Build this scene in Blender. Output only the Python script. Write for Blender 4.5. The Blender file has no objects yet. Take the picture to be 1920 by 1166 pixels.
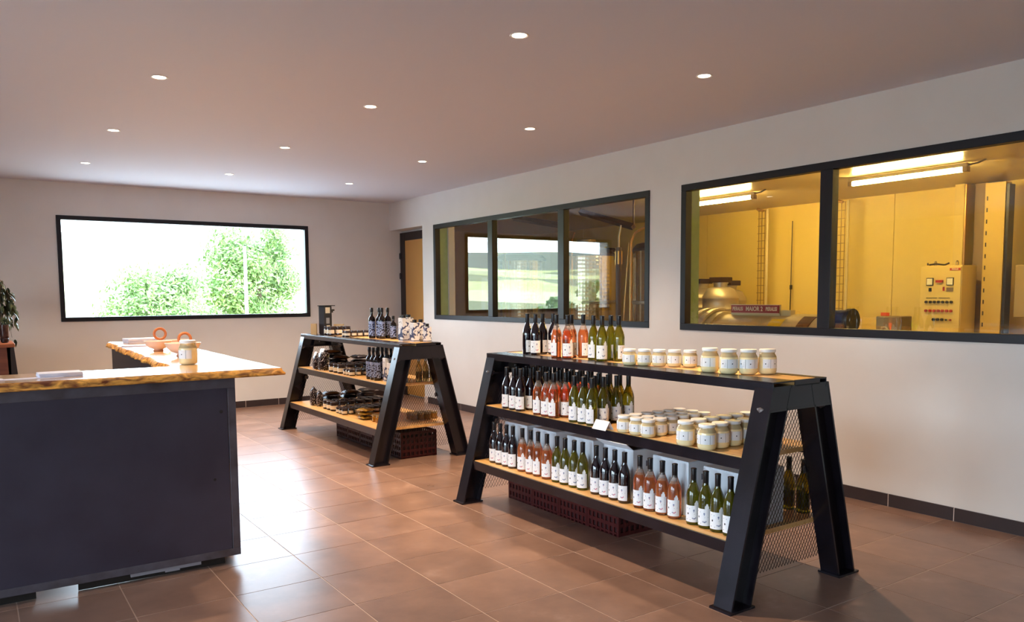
import bpy, math, random
from mathutils import Vector, Matrix
random.seed(7)
PI = math.pi
C = bpy.context.scene.collection
S = bpy.context.scene

# ------------------------------------------------------------------ camera, world, light, exposure
cam_d = bpy.data.cameras.new('camera'); cam = bpy.data.objects.new('camera', cam_d); C.objects.link(cam)
F_PX, YAW, PITCH, ROLL, CY = 1485.02, .6004, -.08342, -.00688, 678.64
fw = Vector((math.sin(YAW)*math.cos(PITCH), math.cos(YAW)*math.cos(PITCH), math.sin(PITCH)))
rt = Vector((math.cos(YAW), -math.sin(YAW), 0)); up = rt.cross(fw)
rt2 = rt*math.cos(ROLL)+up*math.sin(ROLL); up2 = up*math.cos(ROLL)-rt*math.sin(ROLL)
M3 = Matrix((rt2, up2, -fw)).transposed()
cam.matrix_world = Matrix.Translation((0, 0, 1.6)) @ M3.to_4x4()
cam_d.sensor_width = 36; cam_d.lens = F_PX*36/1920
cam_d.shift_y = (CY-583)/1920
cam_d.clip_start = .05; cam_d.clip_end = 3000
S.camera = cam

SKY = 16.5            # radiance of the overcast sky
SPOT_W = 205         # each ceiling downlight
TUBE = 120            # radiance of the fluorescent tubes
S.view_settings.view_transform = 'Standard'; S.view_settings.look = 'None'
S.view_settings.gamma = 1; S.view_settings.use_curve_mapping = False
S.view_settings.exposure = 0.32
S.cycles.use_denoising = True
S.cycles.max_bounces = 10; S.cycles.transparent_max_bounces = 16
S.cycles.sample_clamp_indirect = 6
S.cycles.caustics_reflective = False; S.cycles.caustics_refractive = False

def lin(c):
    def f(u):
        u /= 255
        return u/12.92 if u <= .04045 else ((u+.055)/1.055)**2.4
    return tuple(f(u) for u in c)+(1,)

w = bpy.data.worlds.new('world'); S.world = w; w.use_nodes = True
nt = w.node_tree; nt.nodes.clear()
out = nt.nodes.new('ShaderNodeOutputWorld'); bg = nt.nodes.new('ShaderNodeBackground')
tc = nt.nodes.new('ShaderNodeTexCoord'); sep = nt.nodes.new('ShaderNodeSeparateXYZ')
ramp = nt.nodes.new('ShaderNodeValToRGB')
nt.links.new(tc.outputs['Generated'], sep.inputs[0]); nt.links.new(sep.outputs['Z'], ramp.inputs[0])
ramp.color_ramp.elements[0].color = (.70, .85, 1, 1); ramp.color_ramp.elements[0].position = 0
ramp.color_ramp.elements[1].color = (.52, .72, 1, 1); ramp.color_ramp.elements[1].position = .8
nt.links.new(ramp.outputs[0], bg.inputs[0]); bg.inputs[1].default_value = SKY
nt.links.new(bg.outputs[0], out.inputs[0])

def portal(name, loc, rot, sx, sy):
    d = bpy.data.lights.new(name, 'AREA'); d.shape = 'RECTANGLE'; d.size = sx; d.size_y = sy
    d.cycles.is_portal = True
    o = bpy.data.objects.new(name, d); C.objects.link(o); o.location = loc; o.rotation_euler = rot

XR, YB, H = 5.649, 11.711, 3.087          # right wall, back wall, ceiling
XL, YF = -4.5, -4.0                       # left wall, rear wall (behind the camera)
XI = 5.87                                 # inner side of the right wall (workroom side)
portal('portal_back', (2.64, YB+.36, 1.986), (-PI/2, 0, 0), 3.3, 1.36)
portal('portal_side', (XL-.25, 4.2, 1.2), (0, -PI/2, 0), 2.3, 4.4)
portal('portal_entry', (XL-.25, -.6, 1.2), (0, -PI/2, 0), 2.3, 2.8)

# ------------------------------------------------------------------ materials
MATS = {}
def mat(name, col, rough=.5, metal=0, spec=.5, trans=0, ior=1.45, coat=0, emit=0, noise=None, bump=0, bscale=40, alpha=1):
    """noise = (scale, colour2, amount[, detail]) mixes a second colour by world-space noise"""
    if name in MATS: return MATS[name]
    m = bpy.data.materials.new(name); m.use_nodes = True
    n = m.node_tree.nodes; L = m.node_tree.links; b = n['Principled BSDF']
    c = lin(col)
    b.inputs['Base Color'].default_value = c
    b.inputs['Roughness'].default_value = rough; b.inputs['Metallic'].default_value = metal
    b.inputs['Specular IOR Level'].default_value = spec
    b.inputs['Transmission Weight'].default_value = trans; b.inputs['IOR'].default_value = ior
    b.inputs['Coat Weight'].default_value = coat
    if emit:
        b.inputs['Emission Color'].default_value = c; b.inputs['Emission Strength'].default_value = emit
    if noise or bump:
        g = n.new('ShaderNodeNewGeometry')
    if noise:
        t = n.new('ShaderNodeTexNoise'); t.inputs['Scale'].default_value = noise[0]; t.inputs['Detail'].default_value = noise[3] if len(noise) > 3 else 4
        L.new(g.outputs['Position'], t.inputs['Vector'])
        r = n.new('ShaderNodeValToRGB'); r.color_ramp.elements[0].position = .35; r.color_ramp.elements[1].position = .68
        L.new(t.outputs[0], r.inputs[0])
        mu = n.new('ShaderNodeMath'); mu.operation = 'MULTIPLY'; mu.inputs[1].default_value = noise[2]; L.new(r.outputs[0], mu.inputs[0])
        mx = n.new('ShaderNodeMix'); mx.data_type = 'RGBA'; mx.inputs[6].default_value = c; mx.inputs[7].default_value = lin(noise[1])
        L.new(mu.outputs[0], mx.inputs[0]); L.new(mx.outputs[2], b.inputs['Base Color'])
    if bump:
        t2 = n.new('ShaderNodeTexNoise'); t2.inputs['Scale'].default_value = bscale; t2.inputs['Detail'].default_value = 3
        L.new(g.outputs['Position'], t2.inputs['Vector'])
        bp = n.new('ShaderNodeBump'); bp.inputs['Strength'].default_value = bump; bp.inputs['Distance'].default_value = .01
        L.new(t2.outputs[0], bp.inputs['Height']); L.new(bp.outputs[0], b.inputs['Normal'])
    MATS[name] = m
    return m

def wood_mat(name, c1, c2, axis=1, rough=.4, stretch=14, scale=5, coat=0):
    m = bpy.data.materials.new(name); m.use_nodes = True
    n = m.node_tree.nodes; L = m.node_tree.links; b = n['Principled BSDF']
    g = n.new('ShaderNodeNewGeometry'); mp = n.new('ShaderNodeMapping'); sc = [stretch]*3; sc[axis] = 1
    mp.inputs['Scale'].default_value = sc; L.new(g.outputs['Position'], mp.inputs[0])
    t = n.new('ShaderNodeTexNoise'); t.inputs['Scale'].default_value = scale; t.inputs['Detail'].default_value = 6; t.inputs['Distortion'].default_value = .8
    L.new(mp.outputs[0], t.inputs['Vector'])
    r = n.new('ShaderNodeValToRGB'); r.color_ramp.elements[0].color = lin(c1); r.color_ramp.elements[1].color = lin(c2)
    r.color_ramp.elements[0].position = .35; r.color_ramp.elements[1].position = .65
    L.new(t.outputs[0], r.inputs[0]); L.new(r.outputs[0], b.inputs['Base Color'])
    b.inputs['Roughness'].default_value = rough; b.inputs['Coat Weight'].default_value = coat; b.inputs['Coat Roughness'].default_value = .12
    MATS[name] = m; return m

def glass_pane_mat():
    m = bpy.data.materials.new('pane_glass'); m.use_nodes = True
    n = m.node_tree.nodes; L = m.node_tree.links; n.clear()
    o = n.new('ShaderNodeOutputMaterial'); mx = n.new('ShaderNodeMixShader'); tr = n.new('ShaderNodeBsdfTransparent'); gl = n.new('ShaderNodeBsdfGlossy')
    fr = n.new('ShaderNodeFresnel'); fr.inputs['IOR'].default_value = 1.52
    mu = n.new('ShaderNodeMath'); mu.operation = 'MULTIPLY'; mu.inputs[1].default_value = 1.85; mu.use_clamp = True
    gl.inputs['Roughness'].default_value = 0; tr.inputs[0].default_value = (.93, .96, .94, 1)
    gg = n.new('ShaderNodeNewGeometry'); mi = n.new('ShaderNodeMapRange'); mi.inputs[3].default_value = 1.52; mi.inputs[4].default_value = 1/1.52; L.new(gg.outputs['Backfacing'], mi.inputs[0]); L.new(mi.outputs[0], fr.inputs['IOR'])   # the same pane from either side
    L.new(fr.outputs[0], mu.inputs[0]); L.new(mu.outputs[0], mx.inputs[0]); L.new(tr.outputs[0], mx.inputs[1]); L.new(gl.outputs[0], mx.inputs[2])
    L.new(mx.outputs[0], o.inputs[0]); MATS['pane_glass'] = m; return m

def speckle_mat(name, c1, c2, scale=70, thr=.35, rough=.35):
    m = bpy.data.materials.new(name); m.use_nodes = True
    n = m.node_tree.nodes; L = m.node_tree.links; b = n['Principled BSDF']
    t0 = n.new('ShaderNodeTexCoord'); t = n.new('ShaderNodeTexVoronoi'); t.inputs['Scale'].default_value = scale
    t2 = n.new('ShaderNodeTexNoise'); t2.inputs['Scale'].default_value = scale*.35; t2.inputs['Detail'].default_value = 5; t2.inputs['Distortion'].default_value = 2
    L.new(t0.outputs['Object'], t.inputs['Vector']); L.new(t0.outputs['Object'], t2.inputs['Vector'])
    ml = n.new('ShaderNodeMath'); ml.operation = 'MULTIPLY'; L.new(t.outputs['Distance'], ml.inputs[0]); L.new(t2.outputs[0], ml.inputs[1])
    r = n.new('ShaderNodeValToRGB'); r.color_ramp.interpolation = 'CONSTANT'
    r.color_ramp.elements[0].color = lin(c1); r.color_ramp.elements[1].color = lin(c2); r.color_ramp.elements[1].position = thr
    L.new(ml.outputs[0], r.inputs[0]); L.new(r.outputs[0], b.inputs['Base Color']); b.inputs['Roughness'].default_value = rough
    MATS[name] = m; return m

def steel_mat(name, c1, c2, rough=.38):
    m = mat(name, c1, rough, metal=.35, spec=.5, noise=(6, c2, .7, 6)); return m

PAINT = mat('white_wall_paint', (224, 217, 211), .62, noise=(3, (218, 210, 203), .5), bump=.04, bscale=300, spec=.35)
CEILM = mat('ceiling_paint', (218, 217, 226), .75, spec=.2)
GROUT = mat('pale_grout', (206, 184, 172), .6)
TILE = None
PLINTH = mat('dark_plinth_tile', (52, 40, 40), .4, noise=(5, (62, 48, 46), .6))
FRAME = mat('dark_window_frame', (27, 26, 33), .42, spec=.4)
PANE = glass_pane_mat()
STEEL = mat('raw_black_steel', (22, 18, 23), .24, metal=0, spec=.55, noise=(7, (38, 32, 40), .6, 6))
STEELD = mat('dark_mesh_steel', (42, 34, 36), .5, metal=.3)
WELD = mat('weld_scar', (120, 112, 112), .45, metal=.6, noise=(60, (70, 64, 66), .9))
WOOD = wood_mat('oak_shelf_board', (214, 160, 92), (232, 186, 122), axis=1, rough=.36, stretch=16, scale=2.2, coat=.15)
WOODE = wood_mat('bark_live_edge', (104, 44, 12), (246, 176, 78), axis=0, rough=.5, stretch=2.6, scale=13)
SLAB = wood_mat('varnished_slab', (206, 160, 104), (224, 182, 128), axis=0, rough=.26, stretch=12, scale=2.0, coat=.9)
BLACKP = mat('black_capsule', (18, 14, 17), .36)
WHITEP = mat('label_paper', (238, 238, 240), .6, spec=.3)
INKK = mat('label_ink_black', (28, 26, 30), .6)
INKR = mat('label_ink_rose', (196, 120, 140), .6)
INKB = mat('label_ink_greyblue', (120, 130, 160), .6)
REDW = mat('red_wine_glass', (16, 6, 12), .07, spec=.6, coat=1)
ROSE = mat('rose_wine_glass', (248, 134, 74), .06, trans=.9, ior=1.36, coat=.5)
WHITEW = mat('white_wine_glass', (132, 126, 22), .06, trans=.85, ior=1.38, coat=.5)
CLEARG = mat('clear_neck_glass', (250, 232, 222), .05, trans=.9, ior=1.3)
CREAM = mat('cream_spread', (248, 230, 178), .25, coat=.6, noise=(30, (240, 216, 156), .5))
JARG = mat('jar_shoulder_glass', (250, 224, 172), .08, trans=.45, ior=1.35, coat=.5)
LIDW = mat('white_lid', (240, 238, 236), .35)
LIDK = mat('dark_lid', (58, 48, 48), .28, metal=.25)
JAM = mat('dark_jam', (34, 14, 14), .1, coat=.6)
LABC = mat('cream_label_paper', (226, 214, 194), .6)
HONEY = mat('golden_honey', (176, 122, 40), .1, trans=.35, ior=1.4, coat=.5)
CARTW = mat('white_carton', (230, 236, 244), .6, noise=(12, (220, 228, 238), .5))
CARTK = mat('brown_board', (202, 172, 128), .7)
CRATE = mat('oxblood_crate', (70, 22, 22), .45, spec=.4)
BLUEP = speckle_mat('blue_flower_print', (232, 230, 232), (66, 72, 108), 30, .33, .5)
DARKP = speckle_mat('dark_bottle_flower_label', (30, 28, 50), (150, 166, 210), 50, .2, .4)
BAGM = speckle_mat('speckled_bag', (30, 22, 26), (206, 196, 200), 80, .35, .25)
PACKM = mat('dark_vacuum_pack', (34, 24, 28), .25, bump=.6, bscale=50)
GOLDP = mat('golden_pack', (168, 128, 48), .25, noise=(40, (90, 64, 26), .8), bump=.5, bscale=60)
DARKB = mat('dark_oil_bottle', (22, 16, 20), .12)

def tile_mat():
    m = bpy.data.materials.new('terracotta_grey_tile'); m.use_nodes = True
    n = m.node_tree.nodes; L = m.node_tree.links; b = n['Principled BSDF']
    g = n.new('ShaderNodeNewGeometry'); oi = n.new('ShaderNodeObjectInfo')
    ad = n.new('ShaderNodeVectorMath'); ad.operation = 'ADD'; L.new(g.outputs['Position'], ad.inputs[0]); L.new(oi.outputs['Random'], ad.inputs[1])
    t = n.new('ShaderNodeTexNoise'); t.inputs['Scale'].default_value = 4.0; t.inputs['Detail'].default_value = 6; t.inputs['Roughness'].default_value = .6
    L.new(ad.outputs[0], t.inputs['Vector'])
    r = n.new('ShaderNodeValToRGB'); e = r.color_ramp.elements
    e[0].color = lin((118, 92, 81)); e[0].position = .3; e[1].color = lin((141, 111, 97)); e[1].position = .62
    q = e.new(.82); q.color = lin((168, 139, 126))
    L.new(t.outputs[0], r.inputs[0])
    hs = n.new('ShaderNodeHueSaturation'); mr = n.new('ShaderNodeMapRange'); mr.inputs[3].default_value = .92; mr.inputs[4].default_value = 1.08
    L.new(oi.outputs['Random'], mr.inputs[0]); L.new(mr.outputs[0], hs.inputs['Value']); L.new(r.outputs[0], hs.inputs['Color'])
    L.new(hs.outputs[0], b.inputs['Base Color'])
    rr = n.new('ShaderNodeMapRange'); rr.inputs[3].default_value = .25; rr.inputs[4].default_value = .34; L.new(t.outputs[0], rr.inputs[0])
    L.new(rr.outputs[0], b.inputs['Roughness']); b.inputs['Specular IOR Level'].default_value = .42
    MATS['tile'] = m; return m
TILE = tile_mat()

# ------------------------------------------------------------------ mesh helpers
class MB:
    def __init__(s): s.v = []; s.f = []; s.m = []
    def add(s, vs, fs, mi=0):
        k = len(s.v); s.v += [tuple(p) for p in vs]; s.f += [tuple(i+k for i in f) for f in fs]; s.m += [mi]*len(fs)
        return s
    def hexa(s, p, mi=0):      # 4 bottom, 4 top (same order, counter-clockwise from above)
        return s.add(p, [(3, 2, 1, 0), (4, 5, 6, 7), (0, 1, 5, 4), (1, 2, 6, 5), (2, 3, 7, 6), (3, 0, 4, 7)], mi)
    def box(s, x0, x1, y0, y1, z0, z1, mi=0):
        return s.hexa([(x0, y0, z0), (x1, y0, z0), (x1, y1, z0), (x0, y1, z0), (x0, y0, z1), (x1, y0, z1), (x1, y1, z1), (x0, y1, z1)], mi)
    def obox(s, c, size, rz=0, mi=0):
        a, b = math.cos(rz), math.sin(rz); P = []
        for z in (0, size[2]):
            for sx, sy in ((-1, -1), (1, -1), (1, 1), (-1, 1)):
                x, y = sx*size[0]/2, sy*size[1]/2
                P.append((c[0]+a*x-b*y, c[1]+b*x+a*y, c[2]+z))
        return s.hexa(P, mi)
    def shear(s, xb0, xb1, xt0, xt1, y0, y1, z0, z1, mi=0):
        return s.hexa([(xb0, y0, z0), (xb1, y0, z0), (xb1, y1, z0), (xb0, y1, z0), (xt0, y0, z1), (xt1, y0, z1), (xt1, y1, z1), (xt0, y1, z1)], mi)
    def prism(s, poly, z0, z1, mi=0, mside=None):
        n = len(poly); s.add([(x, y, z0) for x, y in poly]+[(x, y, z1) for x, y in poly], [tuple(range(n-1, -1, -1)), tuple(range(n, 2*n))], mi)
        k = len(s.v)-2*n
        for i in range(n):
            j = (i+1) % n; s.f.append((k+i, k+j, k+n+j, k+n+i)); s.m.append(mi if mside is None else mside)
        return s
    def lathe(s, prof, n=20, c=(0, 0, 0), mi=0, caps=True, mf=None):
        vs = []; fs = []; ms = []
        for r, z in prof:
            for k in range(n):
                a = 2*PI*k/n; vs.append((c[0]+r*math.cos(a), c[1]+r*math.sin(a), c[2]+z))
        for i in range(len(prof)-1):
            for k in range(n):
                k2 = (k+1) % n; fs.append((i*n+k, i*n+k2, (i+1)*n+k2, (i+1)*n+k))
                ms.append(mf(.5*(prof[i][1]+prof[i+1][1])) if mf else mi)
        if caps:
            fs.append(tuple(range(n-1, -1, -1))); ms.append(mf(prof[0][1]) if mf else mi)
            fs.append(tuple((len(prof)-1)*n+k for k in range(n))); ms.append(mf(prof[-1][1]) if mf else mi)
        k0 = len(s.v); s.v += vs; s.f += [tuple(i+k0 for i in f) for f in fs]; s.m += ms
        return s
    def tube(s, path, r, n=8, mi=0, closed=False):
        P = [Vector(p) for p in path]; N = len(P); vs = []; fs = []
        ref = None
        for i in range(N):
            a = P[i-1] if (i > 0 or closed) else P[i]; b = P[(i+1) % N] if (i < N-1 or closed) else P[i]
            t = (b-a).normalized()
            if ref is None: ref = Vector((0, 0, 1)) if abs(t.z) < .9 else Vector((1, 0, 0))
            u = t.cross(ref).normalized(); v2 = u.cross(t).normalized(); ref = v2
            rr = r[i] if isinstance(r, (list, tuple)) else r
            for k in range(n):
                q = P[i]+u*(rr*math.cos(2*PI*k/n))+v2*(rr*math.sin(2*PI*k/n)); vs.append(tuple(q))
        for i in range(N if closed else N-1):
            i2 = (i+1) % N
            for k in range(n):
                k2 = (k+1) % n; fs.append((i*n+k, i*n+k2, i2*n+k2, i2*n+k))
        if not closed: fs += [tuple(range(n-1, -1, -1)), tuple((N-1)*n+k for k in range(n))]
        return s.add(vs, fs, mi)
    def patch(s, pts, r, mi=0):        # outline (arc length, z) wrapped on a cylinder of radius r, facing +X
        k = len(s.v); s.v += [(r*math.cos(u/r), r*math.sin(u/r), z) for u, z in pts]; s.f.append(tuple(k+i for i in range(len(pts)))); s.m.append(mi); return s
    def strip(s, u0, u1, z0, z1, r, n=10, mi=0):
        for i in range(n):
            a = u0+(u1-u0)*i/n; b = u0+(u1-u0)*(i+1)/n; s.patch([(a, z0), (b, z0), (b, z1), (a, z1)], r, mi)
        return s
    def mesh(s, name, mats, smooth=None):
        me = bpy.data.meshes.new(name); me.from_pydata(s.v, [], s.f)
        for m in (mats if isinstance(mats, (list, tuple)) else [mats]): me.materials.append(m)
        me.polygons.foreach_set('material_index', s.m)
        if smooth is not None:
            me.polygons.foreach_set('use_smooth', [True]*len(s.f)); me.update(); me.set_sharp_from_angle(angle=math.radians(smooth))
        me.update(); return me
    def build(s, name, mats, parent=None, smooth=None, loc=None, rz=0, bevel=0):
        return link(name, s.mesh(name, mats, smooth), parent, loc, rz, bevel)

def link(name, me, parent=None, loc=None, rz=0, bevel=0):
    o = bpy.data.objects.new(name, me); C.objects.link(o)
    if parent: o.parent = parent
    if loc is not None: o.location = loc
    if rz: o.rotation_euler = (0, 0, rz)
    if bevel:
        b = o.modifiers.new('edge', 'BEVEL'); b.width = bevel; b.segments = 2; b.limit_method = 'ANGLE'
    return o
def tag(o, label=None, cat=None, group=None, kind=None):
    if label: o['label'] = label
    if cat: o['category'] = cat
    if group: o['group'] = group
    if kind: o['kind'] = kind
    return o
def thing(name, label, cat, loc=(0, 0, 0), rz=0, group=None):
    o = bpy.data.objects.new(name, None); C.objects.link(o); o.location = loc; o.rotation_euler = (0, 0, rz); o.empty_display_size = .05
    return tag(o, label, cat, group)
def dup(root, loc, rz=0, label=None, group=None, scale=None):
    def cp(o, par):
        c = o.copy(); C.objects.link(c)
        if par: c.parent = par
        for ch in o.children: cp(ch, c)
        return c
    r = cp(root, None); r.location = loc; r.rotation_euler = (0, 0, rz)
    if scale: r.scale = (scale,)*3
    if label: r['label'] = label
    if group: r['group'] = group
    return r
ORD = ['first', 'second', 'third', 'fourth', 'fifth', 'sixth', 'seventh', 'eighth', 'ninth', 'tenth', 'eleventh', 'twelfth']
def struct(o): o['kind'] = 'structure'; return o

# ------------------------------------------------------------------ room shell
def wall_with_holes(name, axis, a, b, u0, u1, z0, z1, holes, m):
    """axis 'x': slab X in [a,b], u = Y ; axis 'y': slab Y in [a,b], u = X"""
    us = sorted({u0, u1, *[h[0] for h in holes], *[h[1] for h in holes]}); zs = sorted({z0, z1, *[h[2] for h in holes], *[h[3] for h in holes]})
    mb = MB()
    for i in range(len(us)-1):
        col = []
        for j in range(len(zs)-1):
            uc, zc = (us[i]+us[i+1])/2, (zs[j]+zs[j+1])/2
            if any(h[0] < uc < h[1] and h[2] < zc < h[3] for h in holes): continue
            if col and abs(col[-1][1]-zs[j]) < 1e-9: col[-1][1] = zs[j+1]
            else: col.append([zs[j], zs[j+1]])
        for p, q in col:
            if axis == 'x': mb.box(a, b, us[i], us[i+1], p, q)
            else: mb.box(us[i], us[i+1], a, b, p, q)
    return struct(mb.build(name, m))

W1 = (5.802, 10.244, 1.268, 2.635); W2 = (.80, 5.374, 1.263, 2.635)
BW = (.983, 4.299, 1.305, 2.667)
REC = (10.595, YB+.4, 0, 2.652)
floor = struct(MB().box(XL-.2, XI+5.4, YF-.2, YB+.3, -.25, -.0018).build('floor', GROUT))
wall_with_holes('wall_right', 'x', XR, XI, YF-.2, YB, 0, H, [W1, W2, (REC[0], YB, 0, REC[3])], PAINT)
wall_with_holes('wall_back', 'y', YB, YB+.34, XL-.2, XI, 0, H, [BW], PAINT)
LW = (2.0, 6.4, .04, 2.35); RW = (-2.0, .8, .04, 2.35)
wall_with_holes('wall_left', 'x', XL-.2, XL, YF-.2, YB, 0, H, [LW, RW], PAINT)
wall_with_holes('wall_rear', 'y', YF-.2, YF, XL, XR, 0, H, [], PAINT)
struct(MB().box(XL-.2, XI, YF-.2, YB+.34, H, H+.12).build('ceiling', CEILM))

# floor tiles
TP, TX, TY, TSY = .4866, 2.0759, 4.2637, .9926
tme = MB().box(-TP/2+.003, TP/2-.003, -TP*TSY/2+.003, TP*TSY/2-.003, -.006, 0).mesh('tile', TILE)
rest = MB(); cells = []
for i in range(-14, 8):
    for j in range(-17, 18):
        cx, cy = TX+(i+.5)*TP, TY-(j+.5)*TP*TSY
        if cx-TP/2 < XL or cy-TP/2 < YF: continue
        x1 = min(cx+TP/2, XR); y1 = min(cy+TP*TSY/2, YB)
        if cx-TP/2 > XR-.02 or cy-TP/2 > YB-.02: continue
        full = x1 > cx+TP/2-1e-6 and y1 > cy+TP*TSY/2-1e-6
        vis = cx > cy*math.tan(YAW-.60)-.3 and cx < cy*1.85+.3 and cy > 1.4
        if vis:
            if full: o = link('tile', tme, floor, (cx, cy, 0))
            else: o = MB().box(-TP/2+.003, x1-cx-.002, -TP*TSY/2+.003, y1-cy-.002, -.006, 0).build('tile', TILE, floor, loc=(cx, cy, 0))
        else: rest.box(cx-TP/2+.003, x1-.003, cy-TP*TSY/2+.003, y1-.003, -.006, 0)
# recess floor strip and tiles out of the photo
rest.box(XR, XI, REC[0], YB, -.006, 0)
tag(rest.build('tile_field', TILE, floor), kind='stuff')

# skirting tiles
bb = struct(MB().box(XR-.0115, XR, YF, REC[0], 0, .094).build('baseboard_right', GROUT))
y = 3.2311+.4866*TSY*15
k = 0
while y > YF:
    y0 = max(y-TP*TSY+.007, YF); y1 = min(y, REC[0])
    if y1 > y0: MB().box(XR-.013, XR-.002, y0, y1, .001, .095).build('skirting_tile', PLINTH, bb)
    y -= TP*TSY
bk = struct(MB().box(XL, XI, YB-.0115, YB, 0, .094).build('baseboard_back', GROUT))
x = XL
while x < XI:
    MB().box(x, min(x+TP-.007, XI), YB-.013, YB-.002, .001, .095).build('skirting_tile', PLINTH, bk); x += TP
bl = struct(MB().box(XL, XL+.013, 6.4, YB-.02, .001, .095).build('baseboard_left', PLINTH))

# ------------------------------------------------------------------ windows
def window(name, axis, face, inn, hole, bars, bar_w=.055, proud=.012, depth=.07, glass_at=.03, bar=.11, outward=1):
    """frame lining a hole; face = wall plane on the room side; inn = +1/-1 direction pointing away from the room"""
    u0, u1, z0, z1 = hole; a, b = face-proud*inn, face+depth*inn; lo, hi = min(a, b), max(a, b)
    fr = MB()
    def B(p, q, r, t):
        if axis == 'x': fr.box(lo, hi, p, q, r, t)
        else: fr.box(p, q, lo, hi, r, t)
    B(u0, u1, z0, z0+bar_w); B(u0, u1, z1-bar_w, z1); B(u0, u0+bar_w, z0+bar_w, z1-bar_w); B(u1-bar_w, u1, z0+bar_w, z1-bar_w)
    root = struct(fr.build(name, FRAME, bevel=.003))
    edges = [u0+bar_w]
    for c in bars:
        m_ = MB(); p, q = c-bar/2, c+bar/2
        if axis == 'x': m_.box(lo, hi, p, q, z0+bar_w, z1-bar_w)
        else: m_.box(p, q, lo, hi, z0+bar_w, z1-bar_w)
        m_.build('mullion', FRAME, root, bevel=.003); edges += [p, q]
    edges.append(u1-bar_w); g = face+glass_at*inn
    for i in range(0, len(edges), 2):
        p, q = edges[i]-.004, edges[i+1]+.004
        if axis == 'x': vs = [(g, p, z0+bar_w-.004), (g, q, z0+bar_w-.004), (g, q, z1-bar_w+.004), (g, p, z1-bar_w+.004)]
        else: vs = [(p, g, z0+bar_w-.004), (q, g, z0+bar_w-.004), (q, g, z1-bar_w+.004), (p, g, z1-bar_w+.004)]
        MB().add(vs, [(0, 1, 2, 3)]).build('pane', PANE, root)
    return root
window('window_1', 'y', YB, 1, BW, [], bar_w=.055)
window('window_2', 'x', XR, 1, W1, [8.724, 7.232], bar_w=.06)
window('window_3', 'x', XR, 1, W2, [3.826, 2.30], bar_w=.062)
window('window_4', 'x', XL, -1, LW, [3.47, 4.94], bar_w=.06)
window('window_5', 'x', XL, -1, RW, [-.6], bar_w=.06)
GREEN = mat('green_board_edge', (168, 196, 120), .6, noise=(14, (150, 180, 102), .5))
for i, wd in enumerate((W1, W2)):    # the green board lining of both openings on the workroom side
    t = struct(MB().box(XR+.072, XI+.01, wd[1]-.012, wd[1], wd[2]+.01, wd[3]-.01).build('trim_%d' % (i+1), GREEN))

# door in the corner recess
DFR = mat('brown_black_door_frame', (36, 24, 24), .45)
DPAN = mat('amber_door_panel', (206, 152, 78), .35, noise=(2, (194, 138, 66), .5), coat=.3)
d = struct(MB().box(5.83, 5.868, YB-.17, YB-.005, 0, 2.62).box(5.83, 5.868, REC[0]-.02, YB-.17, 2.49, 2.62).box(5.83, 5.868, REC[0]-.02, REC[0]+.08, 0, 2.49).build('door_1', DFR, bevel=.004))
MB().box(5.838, 5.862, REC[0]+.08, YB-.17, .02, 2.49).build('door_panel', DPAN, d)
for z in (2.20, 1.88, .4):
    MB().lathe([(.012, 0), (.012, .1)], 10, (5.818, YB-.03, z)).box(5.812, 5.831, YB-.05, YB-.006, z+.01, z+.09).build('hinge', DFR, d)
struct(MB().box(XI, XI+.1, REC[0]-.4, YB+.34, 0, 3.0).build('wall_recess', PAINT))

# ------------------------------------------------------------------ ceiling downlights (real lamps)
RING = mat('downlight_ring', (236, 228, 220), .4); LENS = mat('downlight_lens', (255, 240, 214), .4, emit=14)
dl0 = thing('downlight', 'x', 'downlight')
MB().lathe([(.040, 0), (.052, -.004), (.056, 0), (.052, .0), (.040, .0)], 24, caps=False).build('trim_ring', RING, dl0, smooth=40)
MB().lathe([(.001, -.0015), (.041, -.0015)], 24, caps=False).build('lens', LENS, dl0)
first = True
for j in range(4):
    for i in range(3):
        if i == 0 and j == 0: continue     # outside the photo, and the floor below it is dark
        loc = (1.1477+i*1.5405, 3.8293+j*2.0372, H-.001)
        lb = 'recessed ceiling downlight, %s row from the camera, %s from the workroom windows' % (ORD[j], ORD[2-i])
        if first: o = dl0; o.location = loc; o['label'] = lb; o['group'] = 'recessed ceiling downlights'; first = False
        else: o = dup(dl0, loc, 0, lb, 'recessed ceiling downlights')
        ld = bpy.data.lights.new('downlight_lamp', 'SPOT'); ld.energy = SPOT_W; ld.color = (1, .74, .48); ld.spot_size = math.radians(104); ld.spot_blend = .8; ld.shadow_soft_size = .03
        lo = bpy.data.objects.new('downlight_lamp', ld); C.objects.link(lo); lo.location = (loc[0], loc[1], H-.012); lo.parent = None

# ------------------------------------------------------------------ workroom behind the glass
XM, HM = 10.9, 3.0
WP = mat('workroom_panel', (238, 210, 116), .42, noise=(1.2, (232, 202, 108), .4))
WC = mat('workroom_ceiling', (214, 196, 150), .3)
wr = struct(MB().box(XM+.012, XM+.12, -3, 15.2, 0, HM).build('wall_workroom', mat('panel_joint', (150, 126, 70), .7)))
y = -2.9
while y < 15:
    MB().box(XM, XM+.02, y+.004, y+1.146, .0, HM).build('wall_panel', WP, wr); y += 1.15
struct(MB().box(XI, XM+.12, 15.0, 15.12, 0, HM).build('wall_workroom_end', WP))
struct(MB().box(XI, XM+.12, -3.1, -3.0, 0, HM).build('wall_workroom_near', WP))
struct(MB().box(XI, XI+.1, YB+.34, 15.2, 0, HM).build('wall_workroom_side', WP))
struct(MB().box(XI, XM+.12, -3.1, 15.2, HM, HM+.05).build('ceiling_workroom', WC))
struct(MB().box(XI+.05, XM, YB, 15.2, -.2, 0).build('floor_workroom', mat('workroom_floor', (150, 130, 100), .4)))
TUBEM = mat('fluorescent_tube', (255, 214, 128), .4, emit=TUBE)
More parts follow.
